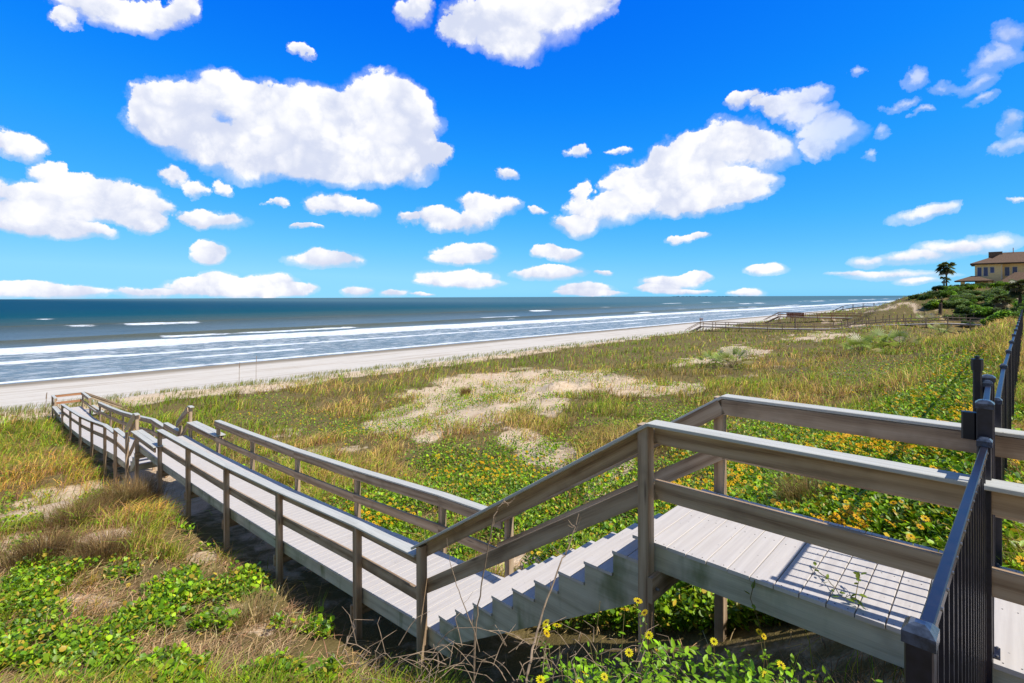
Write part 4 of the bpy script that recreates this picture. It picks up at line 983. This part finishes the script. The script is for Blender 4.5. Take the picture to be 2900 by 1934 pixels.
palmetto(2127, 752, 1.93, 'lone saw palmetto just below the middle distance boardwalk', 5)
palmetto(2160, 778, 1.75, 'low ragged saw palmetto on the flowery bank', 6)
palmetto(1640, 845, 1.22, 'low dark saw palmetto left of the bare patch on the dune', 7)
# hill shrubs
def bush_mesh(seed, col, n=1500, leaf=.13):
    r_ = np.random.default_rng(seed); K = 14; cc = r_.normal(0, 1, (K, 3)); cc /= np.linalg.norm(cc, axis=1, keepdims=True); cc[:, 2] = np.abs(cc[:, 2]); cc *= r_.uniform(.35, .8, (K, 1))
    ci = r_.integers(0, K, n); o = r_.normal(0, 1, (n, 3)); o /= np.linalg.norm(o, axis=1, keepdims=True); P = cc[ci]+o*(r_.uniform(.22, .42, (K, 1))[ci])*r_.uniform(.7, 1.05, (n, 1)); P[:, 2] = np.maximum(P[:, 2], -.1)
    k = np.exp(r_.normal(0, .28, (K, 1)))[ci]; c_ = np.clip(np.array(col)*k*np.exp(r_.normal(0, .2, (n, 1))), .004, .8)
    Vv, q, c2 = leaves_np(P[:, 0], P[:, 1], P[:, 2], r_.uniform(.7, 1.3, n)*leaf, c_, 'round', .3)
    return Vv, q, c2
BM = []
for sd_, col in ((11, (.10, .17, .035)), (12, (.17, .24, .08)), (13, (.20, .33, .02)), (14, (.075, .13, .03)), (15, (.15, .27, .035))):
    Vv, q, c2 = bush_mesh(sd_, col, 2600, .10); ob = np_mesh('foliage', Vv, [q], M['leaf'], c2); tr = MB(); tr.tube([Vector((0, 0, -.3)), Vector((.05, .02, .25)), Vector((.12, 0, .5))], .05, .02, n=6); to = tr.build('stem', M['bark'])
    BM.append((ob.data, to.data)); bpy.data.objects.remove(ob); bpy.data.objects.remove(to)
def bush(s, v, r, kind_, label, hs=.75, grp='shrubs covering the hill'):
    z = float(ground(s, v)); p = W3(s, v, z); o = empty('shrub', p, rz=random.uniform(0, 6)); o.scale = (r, r*random.uniform(.8, 1.2), r*hs)
    for nm, me in zip(('foliage', 'stem'), BM[kind_]):
        c = bpy.data.objects.new(nm, me); COL.objects.link(c); c.parent = o
    return prop(o, label, 'shrub', grp)
def place_px(px, d):                                    # pixel column and distance -> (s, v)
    r = (px*2900/2351-1450)/F; return sv_of(r*d, d)
SH = []
r_ = random.Random(5)
for px in range(2095, 2420, 7):                         # dark hedge line along the crest
    SH.append((px+r_.uniform(-3, 3), 109+r_.uniform(-3, 4), r_.uniform(1.0, 1.6)*(.7 if px < 2130 else 1), 0 if r_.random() < .6 else 3))
for k in range(85): SH.append((r_.uniform(2110, 2400), r_.uniform(86, 107), r_.uniform(.9, 2.1), r_.choice([0, 1, 1, 2, 3, 4, 4])))
for k in range(30): SH.append((r_.uniform(2300, 2420), r_.uniform(60, 88), r_.uniform(1.0, 2.2), r_.choice([0, 0, 3, 2, 4])))
COLN = ['dark green', 'grey green', 'bright olive', 'blackish green', 'mid green']
ORD = 'first second third fourth fifth sixth seventh eighth ninth tenth eleventh twelfth thirteenth fourteenth fifteenth sixteenth seventeenth eighteenth nineteenth twentieth'.split()+['twenty %s' % q for q in 'first second third fourth fifth sixth seventh eighth ninth'.split()]+['thirtieth']+['thirty %s' % q for q in 'first second third fourth fifth sixth seventh eighth ninth'.split()]
SH2 = []
for (px, d, r, kd) in SH:
    s, v = place_px(px, d)
    if v < 84 or (d < 108 and px < 2200 and d < 84+(2200-px)*.22): continue
    zn = 'on the crest' if d > 106 else ('high on the slope' if d > 97 else ('halfway down the slope' if d > 88 else 'at the foot of the hill'))
    SH2.append((zn, COLN[kd], px, s, v, r, kd))
cnt = {}
for (zn, cn, px, s, v, r, kd) in sorted(SH2, key=lambda q: q[2]):
    k = cnt.get((zn, cn), 0); cnt[(zn, cn)] = k+1
    bush(s, v, r, kd, f'{cn} wind clipped shrub {zn}, {ORD[k]} such from the sea')
# palms
def palm(px, ybase, ytop, d, label, crown=2.2, n=26, trunk=.16, seed=1, lean=0, dead=.25):
    r2 = np.random.default_rng(seed); r = (px*2900/2351-1450)/F; x, y = r*d, d; yh = 835+.00395*px*1.2335
    zb = Z0+(yh-ybase*2900/2351)/F*d; zt = Z0+(yh-ytop*2900/2351)/F*d; H = zt-zb
    o = empty('palm_tree', (x, y, zb)); prop(o, label, 'palm tree', 'cabbage palms on the hill')
    tb = MB(); tb.tube([Vector((0, 0, -1.5)), Vector((lean*.3, 0, H*.35)), Vector((lean*.7, 0, H*.7)), Vector((lean, 0, H))], trunk, trunk*.8, n=9); to = tb.build('trunk', M['bark']); to.parent = o
    for k in range(n):
        az_ = r2.uniform(0, 6.28); el_ = r2.uniform(-.75, 1.1); L = crown*.42*r2.uniform(.8, 1.1); hub = Vector((lean, 0, H))+Vector((math.cos(az_)*math.cos(el_), math.sin(az_)*math.cos(el_), math.sin(el_)))*L
        f = (hub-Vector((lean, 0, H))).normalized(); sd_ = f.cross(Vector((0, 0, 1))).normalized(); up = sd_.cross(f); vs_ = []; fs = []; isd = el_ < -.1 and r2.random() < dead*2; colr = np.array((.34, .26, .14)) if isd else np.array((.07, .085, .03))*r2.uniform(.7, 1.8); m_ = 13
        for i in range(m_):
            th = (i/(m_-1)-.5)*3.0; dr = (f*math.cos(th)+sd_*math.sin(th)+Vector((0, 0, -.25))).normalized(); ln = crown*.52*(1-.2*abs(th)/1.5)*r2.uniform(.8, 1.1)
            wv = dr.cross(up).normalized()*crown*.05; b = len(vs_); mid = hub+dr*ln*.5; tp = hub+dr*ln+Vector((0, 0, -ln*.35)); vs_ += [hub-wv*.4, hub+wv*.4, mid+wv, tp, mid-wv]; fs.append((b, b+1, b+2, b+3, b+4))
        fr = np_mesh('frond', [tuple(q) for q in vs_], [np.array(fs)], M['leaf'], np.tile(colr, (len(vs_), 1))); fr.parent = o
        st = MB(); st.tube([Vector((lean, 0, H-.1)), hub], .03, .02, n=4); so_ = st.build('stalk', M['bark']); so_.parent = fr
    return o
palm(2173, 676, 623, 113, 'taller dark palm with a full round crown left of the house', 2.3, 34, .17, 3)
palm(2167.5, 676, 650, 112, 'shorter ragged palm just left of the tallest palm', 1.35, 18, .17, 4)
palm(2342, 712, 668, 78, 'dark palm with a thick trunk at the right edge below the house', 2.2, 30, .22, 6)
palm(2303, 722, 700, 76, 'low shaggy palm with pale dead fronds at the foot of the hill', 1.6, 26, .22, 7, dead=.8)
palm(2158, 712, 692, 94, 'dead leaning palm stump on the hillside under the two palms', .55, 8, .28, 8, lean=.5, dead=1)
# posts of an old wire fence on the bare slope
o = empty('wire_fence', W3(*place_px(2120, 88), 0)); prop(o, 'old leaning post and wire fence across the bare sandy hillside', 'fence')
prev = None
for k, px in enumerate(range(1915, 2260, 16)):
    d = 96-k*.35 if px > 1975 else 101-(px-1915)*.06; s, v = place_px(px, d); z = float(ground(s, v)); tb = MB()
    top = W3(s, v, z+1.25)+Vector((random.uniform(-.15, .15), 0, 0)); tb.tube([W3(s, v, z-.3), top], .07, .055, n=6); tb.build('post', M['greypost'], o)
    if prev is not None:
        for f_ in (.55, .95):
            wi = MB(); a0 = prev[0].lerp(prev[1], f_); a1 = W3(s, v, z-.3).lerp(top, f_); wi.tube([a0, (a0+a1)/2-Vector((0, 0, .05)), a1], .012, n=4); wi.build('wire', M['greypost'], o)
    prev = (W3(s, v, z-.3), top)
s, v = place_px(1825.5, 98); o = MB(); z = float(ground(s, v)); o.tube([W3(s, v, z-.5), W3(s, v, -4.45+0.0), W3(s, v, -4.35)], .13, .12, n=10); o.tube([W3(s, v, -4.37), W3(s, v, -4.30)], .16, n=10)
o.build('wooden_post', M['greypost'], label='single dark round post standing in the grass behind the middle boardwalk', cat='post')
# low sand fence of thin slats
sf = empty('slat_fence', W3(*place_px(1940, 92), -5.5)); prop(sf, 'weathered picket sand fence half buried where the hill meets the dune', 'fence')
for k in range(30):
    px = 1935+k*2.6; d = 97+k*.35; s, v = place_px(px, d); z = float(ground(s, v)); tb = MB(); tb.beam(W3(s, v, z-.2), W3(s, v, z+.85+random.uniform(-.15, .1))+Vector((random.uniform(-.06, .06), 0, 0)), .07, .02, up=vS, ch=0, side=uS); tb.build('slat', M['greypost'], sf)

# ------------------------------------------------------------------ two walkers on the beach
def person(px, d, face, mtop, mlow, label, hgt=1.72, seed=0):
    s, v = place_px(px, d); z = float(ground(s, v)); base = W3(s, v, z); o = empty('person', base, rz=face); prop(o, label, 'person')
    k = hgt/1.72
    J = {'pel': (0, 0, .95), 'che': (0, .01, 1.25), 'nec': (0, 0, 1.46), 'hea': (0, .02, 1.60), 'top': (0, .01, 1.70), 'shL': (-.18, 0, 1.40), 'shR': (.18, 0, 1.40), 'elL': (-.24, -.05, 1.13), 'elR': (.24, .05, 1.13), 'haL': (-.24, .02, .88), 'haR': (.24, .14, .90), 'hiL': (-.09, 0, .90), 'hiR': (.09, 0, .90), 'knL': (-.10, .10, .50), 'knR': (.10, -.03, .50), 'anL': (-.10, .12, .09), 'anR': (.10, -.20, .12), 'toL': (-.10, .25, .03), 'toR': (.10, -.10, .03)}
    Rr = {'pel': .13, 'che': .14, 'nec': .055, 'hea': .095, 'top': .07, 'shL': .06, 'shR': .06, 'elL': .042, 'elR': .042, 'haL': .035, 'haR': .035, 'hiL': .09, 'hiR': .09, 'knL': .058, 'knR': .058, 'anL': .04, 'anR': .04, 'toL': .03, 'toR': .03}
    E_ = [('pel', 'che'), ('che', 'nec'), ('nec', 'hea'), ('hea', 'top'), ('che', 'shL'), ('che', 'shR'), ('shL', 'elL'), ('elL', 'haL'), ('shR', 'elR'), ('elR', 'haR'), ('pel', 'hiL'), ('pel', 'hiR'), ('hiL', 'knL'), ('knL', 'anL'), ('anL', 'toL'), ('hiR', 'knR'), ('knR', 'anR'), ('anR', 'toR')]
    def skin(names, edges, grow, name, mt):
        me = bpy.data.meshes.new(name); idx = {n: i for i, n in enumerate(names)}; me.from_pydata([tuple(c*k for c in J[n]) for n in names], [(idx[a], idx[b]) for a, b in edges], [])
        me.materials.append(mt); ob = bpy.data.objects.new(name, me); COL.objects.link(ob); ob.parent = o
        mod = ob.modifiers.new('skin', 'SKIN'); 
        for i, n in enumerate(names): me.skin_vertices[0].data[i].radius = ((Rr[n]+grow)*k,)*2
        me.skin_vertices[0].data[0].use_root = True; ob.modifiers.new('sub', 'SUBSURF').levels = 1; ob.modifiers['sub'].render_levels = 1
        return ob
    for nm in ('skin',):
        body = bpy.data.meshes.new('tmp')
    # skin layer needs to exist
    def skinned(names, edges, grow, name, mt):
        me = bpy.data.meshes.new(name); idx = {n: i for i, n in enumerate(names)}; me.from_pydata([tuple(c*k for c in J[n]) for n in names], [(idx[a], idx[b]) for a, b in edges], [])
        import bmesh
        bm = bmesh.new(); bm.from_mesh(me); ly = bm.verts.layers.skin.verify(); bm.verts.ensure_lookup_table()
        for i, n in enumerate(names): bm.verts[i][ly].radius = ((Rr[n]+grow)*k,)*2
        bm.verts[0][ly].use_root = True; bm.to_mesh(me); bm.free(); me.materials.append(mt)
        ob = bpy.data.objects.new(name, me); COL.objects.link(ob); ob.parent = o; ob.modifiers.new('skin', 'SKIN'); sb = ob.modifiers.new('sub', 'SUBSURF'); sb.levels = 1; sb.render_levels = 1; return ob
    skinned(list(J), E_, 0, 'body', M['skin'])
    skinned(['pel', 'hiL', 'hiR', 'knL', 'knR'], [('pel', 'hiL'), ('pel', 'hiR'), ('hiL', 'knL'), ('hiR', 'knR')], .022, 'shorts', mlow)
    if mtop is not None: skinned(['che', 'nec', 'pel'], [('che', 'pel'), ('che', 'nec')], .02, 'swim_top', mtop)
    skinned(['hea', 'top'], [('hea', 'top')], .015, 'hair', M['cloth_dark'])
    bpy.data.meshes.remove(body); return o
person(1607.6, 190, 2.4, None, M['cloth_dark'], 'bare chested person in dark shorts, left one of the two walkers on the beach', 1.82)
person(1611.6, 190, 2.4, M['cloth_red'], M['cloth_dark'], 'shorter person in dark red top, right one of the two walkers on the beach', 1.66)

# ------------------------------------------------------------------ foreground flowering weeds, dead stalks, tendril on the deck
def sunflower_plant(px, py, d, hgt, label, seed, lean=(0, 0), heads=1, nl=16, headsz=.032, dried=False):
    """px, py: where the top flower shows, d: its distance"""
    r3 = np.random.default_rng(seed); X = (px*1.2335-1450)/F*d; zt = Z0-(py*1.2335-841)/F*d; hgt = float(np.clip(zt-float(gz(X, d)), .25, 1.4)); g = zt-hgt
    bx, by = X-lean[0]*hgt, d-lean[1]*hgt
    o = empty('flowering_weed', (bx, by, g)); prop(o, label, 'flowering weed', 'yellow flowering weeds below the landing')
    for h_ in range(heads):
        off = Vector((lean[0]*hgt, lean[1]*hgt, hgt)) if h_ == 0 else Vector((lean[0]*hgt+r3.uniform(-.08, .08), lean[1]*hgt+r3.uniform(-.05, .05), hgt*r3.uniform(.72, .97)))
        pts = [Vector((0, 0, -.1)), off*.35+Vector((r3.uniform(-.03, .03), 0, 0)), off*.72+Vector((r3.uniform(-.02, .02), 0, 0)), off]
        st = MB(); st.tube(pts, .0035, .0018, n=5); so_ = st.build('stem', M['stem']); so_.parent = o
        m = nl; tt = r3.uniform(.12, .93, m); P = np.array([tuple(off*float(q)) for q in tt]); P += r3.normal(0, .012, P.shape)
        Vv, q, c2 = leaves_np(P[:, 0], P[:, 1], P[:, 2], r3.uniform(.03, .065, m)*(1.2-.6*tt), np.clip(np.array((.22, .42, .015))*np.exp(r3.normal(0, .3, (m, 1))), .01, .8), 'long', .3)
        lo_ = np_mesh('leaves', Vv, [q], M['leaf'], c2); lo_.parent = so_
        if not dried:
            f_ = daisies('flower_head', np.array([off.x]), np.array([off.y]), np.array([off.z]), np.array([headsz*r3.uniform(.85, 1.15)]), npet=12, col0=(1.0, .68, .008)); f_.parent = o
    return o
M['stem'] = plain('reddish_stem', (.20, .15, .06), .7, .2, nz=.3)
FWL = [(1462,1381,3.0,.85,'yellow daisy weed whose flower touches the landing post'),(1431,1401,2.95,.8,'yellow daisy weed just left of the landing post, lower than its neighbour'),(1487,1460,2.9,.7,'yellow daisy weed with its bloom in front of the landing post at midheight'),
 (1251,1430,3.0,.75,'yellow daisy weed at the foot of the tall dead stalk under the stairs'),(1276,1437,2.95,.7,'yellow daisy weed with a side facing bloom under the stair stringer'),(1252,1455,2.9,.65,'small yellow daisy weed tucked below the pair under the stairs'),(1375,1382,3.1,.8,'thin weed with a tiny unopened yellow bud below the stair stringer'),
 (1441,1500,2.75,.6,'weed with an orange bloom low beside the landing post'),(1506,1496,2.85,.6,'weed with a small orange bloom right of the landing post'),(1340,1548,2.45,.5,'weed with a large yellow bloom near the bottom edge left of centre pair'),(1384,1555,2.4,.5,'weed with a large drooping yellow bloom near the bottom edge'),
 (1636,1475,2.9,.5,'weed with a lone yellow bloom against the dark shade under the landing'),(1740,1453,3.0,.55,'weed with a tiny yellow bloom high in the dark shade under the landing'),(1790,1530,2.6,.4,'weed with a small orange bloom under the landing above the vine leaves'),(1753,1552,2.5,.4,'weed with an orange ringed bloom low among the vine leaves'),(1238,1562,2.4,.4,'weed with a yellow bloom cut by the bottom edge'),
 (1300,1500,2.7,.6,'leafy green weed between the stairs and the bottom edge'),(1400,1480,2.8,.65,'leafy green weed left of the landing post'),(1350,1470,2.85,.65,'leafy weed with red stems below the stringer'),(1545,1530,2.65,.45,'leafy green weed right of the landing post near the bottom'),(1470,1530,2.6,.5,'leafy weed with curled brown stems at the post foot')]
for i, (px, py, d, h, lb) in enumerate(FWL):
    sunflower_plant(px, py, d, h, lb, 100+i, lean=(random.uniform(-.12, .12), random.uniform(-.1, .1)), heads=1+(i % 3 == 0)+(i > 15)*2, nl=26 if i > 15 else 18, dried=(i > 15 or i == 6), headsz=.026 if i < 6 else .022)
# dense leafy base under the weeds (nobody could count it)
n = 9000; u_ = rng.random(n); pxs = 1130+u_*900; dd_ = rng.uniform(1.9, 3.15, n); X = (pxs*1.2335-1450)/F*dd_; G = gz(X, dd_)
s_, v_ = sv_of(X, dd_); hh = rng.random(n)**1.4*(.62-.30*np.clip((pxs-1500)/500, 0, 1)); kz = (v_ < 3.2) & (s_ < 4.2) & (fbm(X, dd_, 4.5, 2, 8) > .42)
leaves('weed_foliage', X[kz], dd_[kz], (G+.0+hh)[kz], rng.uniform(.025, .06, kz.sum()), tone(kz.sum(), (.24, .44, .012), .32), shape='long', tilt=.3, kind='stuff')
def stalk(pts, r0, label, name='dead_stalk', branches=6, seed=0):
    """pts: (px, py, distance) along the stalk"""
    r4 = random.Random(seed); P = [Vector(((a*1.2335-1450)/F*d, d, Z0-(b*1.2335-841)/F*d)) for a, b, d in pts]
    if P[0].z > gz(P[0].x, P[0].y): P.insert(0, Vector((P[0].x, P[0].y, float(gz(P[0].x, P[0].y))-.03)))
    Q = []
    for a, b in zip(P[:-1], P[1:]):
        for k in range(5): Q.append(a.lerp(b, k/5)+Vector((r4.uniform(-.004, .004), 0, r4.uniform(-.004, .004))))
    Q.append(P[-1]); o = empty(name, tuple(Q[0])); prop(o, label, 'dead stalk')
    m = MB(); m.tube(Q, r0, r0*.3, n=6); m.build('main_stem', M['twig'], o)
    for k in range(branches):
        q = Q[r4.randrange(2, len(Q)-1)]; e = q+Vector((r4.uniform(-.07, .07), r4.uniform(-.03, .03), r4.uniform(.0, .07))); m = MB(); m.tube([q, (q+e)/2+Vector((0, 0, -.01)), e], r0*.35, r0*.15, n=4); m.build('side_twig', M['twig'], o)
    return o
stalk([(1086, 1490, 3.0), (1095, 1390, 3.0), (1115, 1280, 2.95), (1130, 1190, 2.9), (1142, 1165, 2.9), (1157, 1152, 2.9), (1165, 1158, 2.9), (1163, 1164, 2.9)], .0055, 'tall dead vine stalk with a curled tip crossing the stair rails', seed=1)
stalk([(1205, 1560, 2.5), (1220, 1490, 2.6), (1245, 1400, 2.7), (1285, 1290, 2.8), (1305, 1255, 2.85), (1327, 1180, 2.9)], .008, 'thick ragged dead stalk leaning right in front of the stair treads', seed=2, branches=12)
stalk([(1085, 1450, 3.0), (1055, 1370, 3.0), (1032, 1300, 3.0), (1024, 1235, 3.0)], .004, 'thin dead stalk leaning left in front of the lowest treads', seed=3, branches=3)
# tangle of dry stems at the bottom
m_ = 120; tw = MB()
for k in range(m_):
    px = random.choice([random.uniform(985, 1290), random.uniform(1300, 1560), random.uniform(780, 1000)]); py = random.uniform(1470, 1600); d = random.uniform(2.3, 3.1); a = Vector(((px*1.2335-1450)/F*d, d, Z0-(py*1.2335-841)/F*d))
    if sv_of(a.x, a.y)[1] > 3.25: continue
    e = a+Vector((random.uniform(-.22, .22), random.uniform(-.12, .12), random.uniform(-.05, .16))); c = (a+e)/2+Vector((random.uniform(-.05, .05), 0, random.uniform(.0, .07)))
    tw.tube([a, a.lerp(c, .6)+Vector((0, 0, .01)), c, e.lerp(c, .4), e], .0024, .001, n=4)
tw.build('twigs', M['twig'], kind='stuff')
# green tendril that has climbed over the edge of the landing
tn = empty('climbing_tendril', W3(1.0, 3.6, D1)); prop(tn, 'green leafy tendril creeping over the shaded edge of the upper landing deck', 'vine')
def on_deck(px, py): r = (px*1.2335-1450)/F; d = 1.83*F/(py*1.2335-842); return Vector((r*d, d, Z0+D1+.012))
tp = [on_deck(*q) for q in ((1862, 1310), (1895, 1340), (1925, 1378), (1960, 1390), (1990, 1415))]
m = MB(); m.tube([tp[0]]+[a.lerp(b, f)+Vector((0, 0, random.uniform(0, .03))) for a, b in zip(tp[:-1], tp[1:]) for f in (.33, .66, 1)], .003, .0015, n=5); m.build('stem', M['stem'], tn)
tq = [on_deck(1960, 1388), on_deck(1966, 1370)+Vector((0, 0, .04)), on_deck(1972, 1362)+Vector((0, 0, .09))]
m = MB(); m.tube(tq, .003, .0015, n=5); m.build('stem', M['stem'], tn)
hang = [W3(1.15, 3.48, D1), W3(1.17, 3.46, D1-.12), W3(1.12, 3.47, D1-.26), W3(1.10, 3.46, D1-.38)]
m = MB(); m.tube(hang, .003, .002, n=5); m.build('stem', M['stem'], tn)
L_ = [a.lerp(b, f) for a, b in zip(tp[:-1], tp[1:]) for f in (.1, .3, .5, .7, .9)]+[tq[0].lerp(tq[2], f) for f in (.3, .5, .7, .8, .9, 1, 1)]+[a.lerp(b, f) for a, b in zip(hang[:-1], hang[1:]) for f in (.3, .6, .9)]
L_ = np.array([tuple(q) for q in L_]); L_ = L_+rng.normal(0, .008, L_.shape)
Vv, q, c2 = leaves_np(L_[:, 0], L_[:, 1], L_[:, 2]+.01, rng.uniform(.03, .06, len(L_)), tone(len(L_), (.20, .27, .03)), 'long', .3); lo_ = np_mesh('leaves', Vv, [q], M['leaf'], c2, par=tn)
# thin tall stalks standing on the beach grass
for (px, py, h, lb) in ((548, 875, 2.0, 'tall thin sea oat stalk left of a taller one, above the beach grass'), (587, 862, 2.6, 'tallest hair thin stalk standing above the beach grass line'), (104, 945, 1.6, 'thin dry stalk left of the far end of the boardwalk'), (1885, 1130, .1, None)):
    if lb is None: continue
    x, y, z = at(px, py+10); o = empty('sea_oat_stalk', (x, y, z)); prop(o, lb, 'sea oat stalk', 'tall sea oat stalks')
    m = MB(); m.tube([Vector((0, 0, -.1)), Vector((.02, 0, h*.6)), Vector((.06, 0, h))], .022, .012, n=5); q = m.build('stem', M['twig']); q.parent = o
    m = MB(); m.tube([Vector((.035, 0, h*.78)), Vector((.05, 0, h*.9)), Vector((.08, 0, h))], .035, .02, n=5); q = m.build('seed_head', M['twig']); q.parent = o
